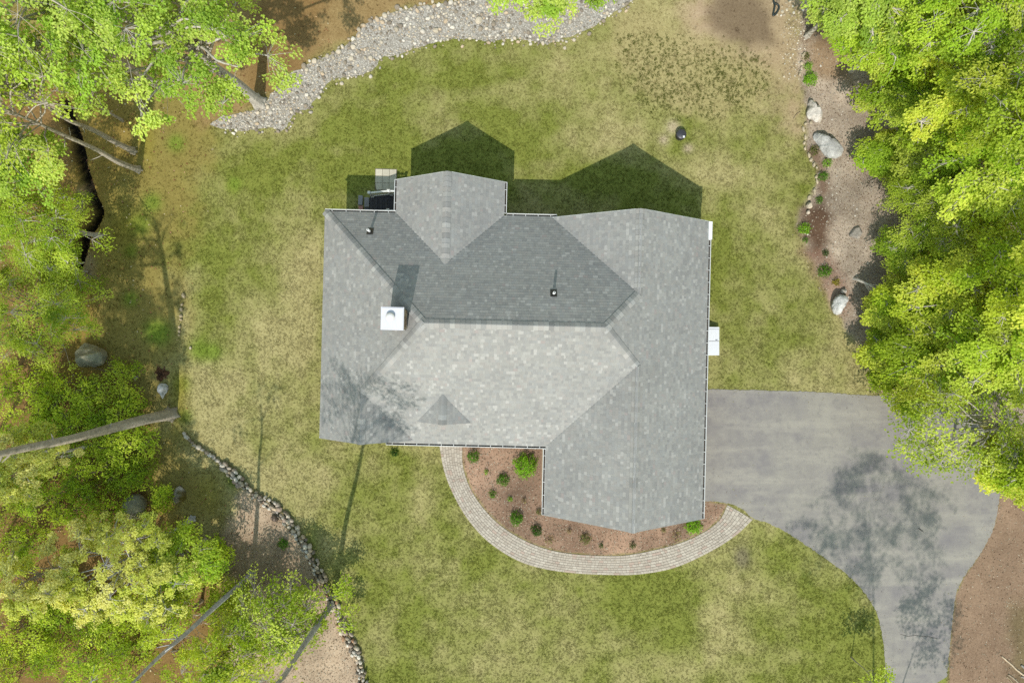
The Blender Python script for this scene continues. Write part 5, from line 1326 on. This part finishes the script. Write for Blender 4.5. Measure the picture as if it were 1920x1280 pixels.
for k, (a, b_, rp, kd, h, lab) in enumerate(B): bush(a, b_, rp, kd, h, lab, seed=k)

# ------------------------------------------------------------------ small scatter
def flakes(name, n, weight, sz, cols, lift, label, cat, seed, aspect=.4, tilt=.25, region=(-30, 30, -20.5, 20.5), lowfreq=None):
    r = np.random.default_rng(seed)
    x = r.uniform(region[0], region[1], n); y = r.uniform(region[2], region[3], n); i = gsample(x, y)
    keep = r.uniform(0, 1, n) < weight[i]; x, y = x[keep], y[keep]
    n = len(x); c = np.stack([x, y, gz(x, y) + lift * r.uniform(.4, 1, n)], 1)
    nn_ = unit(np.stack([r.normal(0, tilt, n), r.normal(0, tilt, n), np.ones(n)], 1)); a = r.uniform(0, 6.28, n); dd_ = np.stack([np.cos(a), np.sin(a), np.zeros(n)], 1); dd_ = unit(dd_ - nn_ * np.sum(dd_ * nn_, 1)[:, None])
    L = sz * r.uniform(.5, 1.4, n); lc = np.array(cols)[r.integers(0, len(cols), n)] * r.uniform(.75, 1.2, (n, 1))
    o = link(name, leaf_mesh(name, c, nn_, dd_, L, L * aspect, lc), M['litter']); return tag(o, label, cat, kind='stuff')
inframe = ((np.abs(xf) < 30) & (np.abs(yf) < 20.5)).astype(float)
walkpoly = np.concatenate([WI, WO[::-1]])
clear = inframe * (poly_sd(xf, yf, DRIVE_POLY) < 0.05) * (poly_sd(xf, yf, swp) < 0.12) * (poly_sd(xf, yf, walkpoly) < 0.0)
hs = poly_sd(xf, yf, [HV(uW + OV, vN + OV, 0)[:2], HV(uE - OV, vN + OV, 0)[:2], HV(uE - OV, vB1 - OV, 0)[:2], HV(uB - hwB + OV, vB1 - OV, 0)[:2], HV(uB - hwB + OV, vS - OV, 0)[:2], HV(uW + OV, vS - OV, 0)[:2]])
for q_ in ([(703, 316), (745, 316), (745, 358), (703, 358)], [(670, 360), (760, 360), (760, 405), (670, 405)], [(1310, 610), (1350, 610), (1350, 668), (1310, 668)], [(1012, 832), (1034, 832), (1034, 954), (1012, 954)]): clear = clear * (poly_sd(xf, yf, pxpoly(q_)) < 0.02)
clear = clear * (hs < 0)
flakes('wood_chips', 230000, mulch_w * clear, .085, [alb(206, 188, 164), alb(176, 152, 126), alb(138, 112, 90), alb(218, 204, 184), alb(112, 88, 68)], .03, 'wood chips and bark scattered over the beds', 'wood chips', 11, .35)
flakes('fallen_leaves', 16000, np.clip(woods_w, 0, 1) * clear * .9, .10, [alb(196, 160, 120), alb(150, 104, 70), alb(214, 196, 160), alb(120, 80, 54), alb(170, 120, 86)], .03, 'dead leaves lying on the mossy woodland floor', 'leaves', 12, .7)

dsd = poly_sd(xf, yf, DRIVE_POLY); grit = np.where((dsd > 0), np.exp(-np.clip(dsd, 0, 9) * 3.2) * .9 + .012, 0) * inframe
flakes('drive_litter', 60000, grit, .05, [alb(196, 176, 140), alb(150, 128, 100), alb(120, 104, 84), alb(170, 170, 90)], .03, 'dry bits and grit gathered along the driveway edge', 'litter', 13, .5)
bpy.data.objects['drive_litter'].location.z = .02
wsd = poly_sd(xf, yf, walkpoly); wl_ = np.where(wsd > -.1, np.exp(-np.clip(wsd, 0, 9) * 7) * .8 + .03, 0) * inframe
flakes('walk_litter', 70000, wl_, .05, [alb(176, 140, 110), alb(140, 106, 82), alb(150, 140, 84), alb(196, 176, 140)], .03, 'bits of bark and dry grass spilled on the paver walk edges', 'litter', 14, .45)
bpy.data.objects['walk_litter'].location.z = .022
# grass: short tufts set over the lawn
def grass():
    r = np.random.default_rng(77)
    V = []; F = []
    for k in range(8):
        a = r.uniform(0, 6.28); rr = r.uniform(0, .05); x, y = rr * math.cos(a), rr * math.sin(a); a2 = r.uniform(0, 6.28); ln = r.uniform(.03, .065); h = r.uniform(.012, .03)
        px, py = -math.sin(a2) * .009, math.cos(a2) * .009; n = len(V)
        V += [(x - px, y - py, 0), (x + px, y + py, 0), (x + math.cos(a2) * ln * .5 + px * .7, y + math.sin(a2) * ln * .5 + py * .7, h), (x + math.cos(a2) * ln * .5 - px * .7, y + math.sin(a2) * ln * .5 - py * .7, h), (x + math.cos(a2) * ln * 1.2, y + math.sin(a2) * ln * 1.2, h * .8)]
        F += [(n, n + 1, n + 2, n + 3), (n + 3, n + 2, n + 4)]
    tuft = mesh('grass_tuft', V, F); tm = bpy.data.materials.new('grass_blade'); tm.use_nodes = True; nt = tm.node_tree; nt.nodes.clear()
    at = N(nt, 'ShaderNodeAttribute', attribute_name='tcol', attribute_type='INSTANCER'); d = N(nt, 'ShaderNodeBsdfDiffuse'); t = N(nt, 'ShaderNodeBsdfTranslucent'); mx = N(nt, 'ShaderNodeMixShader'); mx.inputs[0].default_value = .3; o = N(nt, 'ShaderNodeOutputMaterial')
    nt.links.new(at.outputs['Color'], d.inputs[0]); nt.links.new(at.outputs['Color'], t.inputs[0]); nt.links.new(d.outputs[0], mx.inputs[1]); nt.links.new(t.outputs[0], mx.inputs[2]); nt.links.new(mx.outputs[0], o.inputs[0]); tuft.materials.append(tm)
    to = bpy.data.objects.new('grass_tuft_source', tuft)      # not linked to the scene: only read by the node group
    n = 420000; x = r.uniform(-30, 30, n); y = r.uniform(-20.3, 20.3, n); i = gsample(x, y)
    clump = fbm(x, y, 2.6, 3, 70)
    keep = r.uniform(0, 1, n) < (lawn_w * clear)[i] * (.45 + 1.1 * (clump - .3)); x, y, i, clump = x[keep], y[keep], i[keep], clump[keep]; n = len(x)
    # darker bunch grass in the thin north east part of the lawn
    nc = 1500; cx_ = r.uniform(1155, 1445, nc); cy_ = r.uniform(60, 225, nc); wz = poly_sd(cx_, cy_, [(1150, 60), (1165, 150), (1230, 215), (1330, 225), (1450, 170), (1430, 110), (1340, 95), (1250, 70)])
    okc = (wz + r.normal(0, 12, nc)) > 0; cx_, cy_ = cx_[okc], cy_[okc]; k_ = 3
    qx = np.repeat((cx_ - 960) / PPM, k_) + r.normal(0, .035, len(cx_) * k_); qy = np.repeat(-(cy_ - 640) / PPM, k_) + r.normal(0, .05, len(cx_) * k_); qi = gsample(qx, qy); n_old = n
    x = np.r_[x, qx]; y = np.r_[y, qy]; i = np.r_[i, qi]; clump = np.r_[clump, np.full(len(qx), .5)]; n = len(x)
    me = bpy.data.meshes.new('grass'); me.vertices.add(n); me.vertices.foreach_set('co', np.stack([x, y, gz(x, y) - .004], 1).astype(np.float32).ravel())
    mixv = np.clip(r.normal(.58, .24, n), 0, 1.1)[:, None]; c = np.ones((n, 4), np.float32); c[:, :3] = (CA[i] * (1 - mixv) + CB[i] * mixv) * r.uniform(.84, 1.26, (n, 1)); c[n_old:, :3] = alb(106, 110, 52) * r.uniform(.7, 1.3, (n - n_old, 1))
    a = me.attributes.new('tcol', 'FLOAT_COLOR', 'POINT'); a.data.foreach_set('color', c.ravel())
    a = me.attributes.new('rz', 'FLOAT', 'POINT'); a.data.foreach_set('value', r.uniform(0, 6.28, n).astype(np.float32))
    a = me.attributes.new('sc', 'FLOAT', 'POINT'); a.data.foreach_set('value', (r.uniform(.6, 1.25, n) * (.7 + .6 * clump)).astype(np.float32))
    o = link('grass', me)
    ng = bpy.data.node_groups.new('scatter_grass', 'GeometryNodeTree'); ng.interface.new_socket('Geometry', in_out='INPUT', socket_type='NodeSocketGeometry'); ng.interface.new_socket('Geometry', in_out='OUTPUT', socket_type='NodeSocketGeometry')
    gi = ng.nodes.new('NodeGroupInput'); go = ng.nodes.new('NodeGroupOutput'); ip = ng.nodes.new('GeometryNodeInstanceOnPoints'); oi = ng.nodes.new('GeometryNodeObjectInfo'); oi.inputs[0].default_value = to
    az = ng.nodes.new('GeometryNodeInputNamedAttribute'); az.data_type = 'FLOAT'; az.inputs[0].default_value = 'rz'; asc = ng.nodes.new('GeometryNodeInputNamedAttribute'); asc.data_type = 'FLOAT'; asc.inputs[0].default_value = 'sc'
    cx = ng.nodes.new('ShaderNodeCombineXYZ'); ng.links.new(az.outputs[0], cx.inputs[2]); mtp = ng.nodes.new('GeometryNodeMeshToPoints')
    ng.links.new(gi.outputs[0], mtp.inputs[0]); ng.links.new(mtp.outputs[0], ip.inputs['Points']); ng.links.new(oi.outputs['Geometry'], ip.inputs['Instance']); ng.links.new(cx.outputs[0], ip.inputs['Rotation']); ng.links.new(asc.outputs[0], ip.inputs['Scale']); ng.links.new(ip.outputs[0], go.inputs[0])
    md = o.modifiers.new('scatter', 'NODES'); md.node_group = ng
    tag(o, 'short patchy lawn grass, part green and part straw coloured', 'grass', kind='stuff')
grass()
tri = sum(len(p.data.loops) - 2 * len(p.data.polygons) for p in bpy.data.objects if p.type == 'MESH')
print('TRIANGLES', tri, 'leaves', sum(len(m_.polygons) for m_ in bpy.data.meshes if m_.name.startswith('crown')))
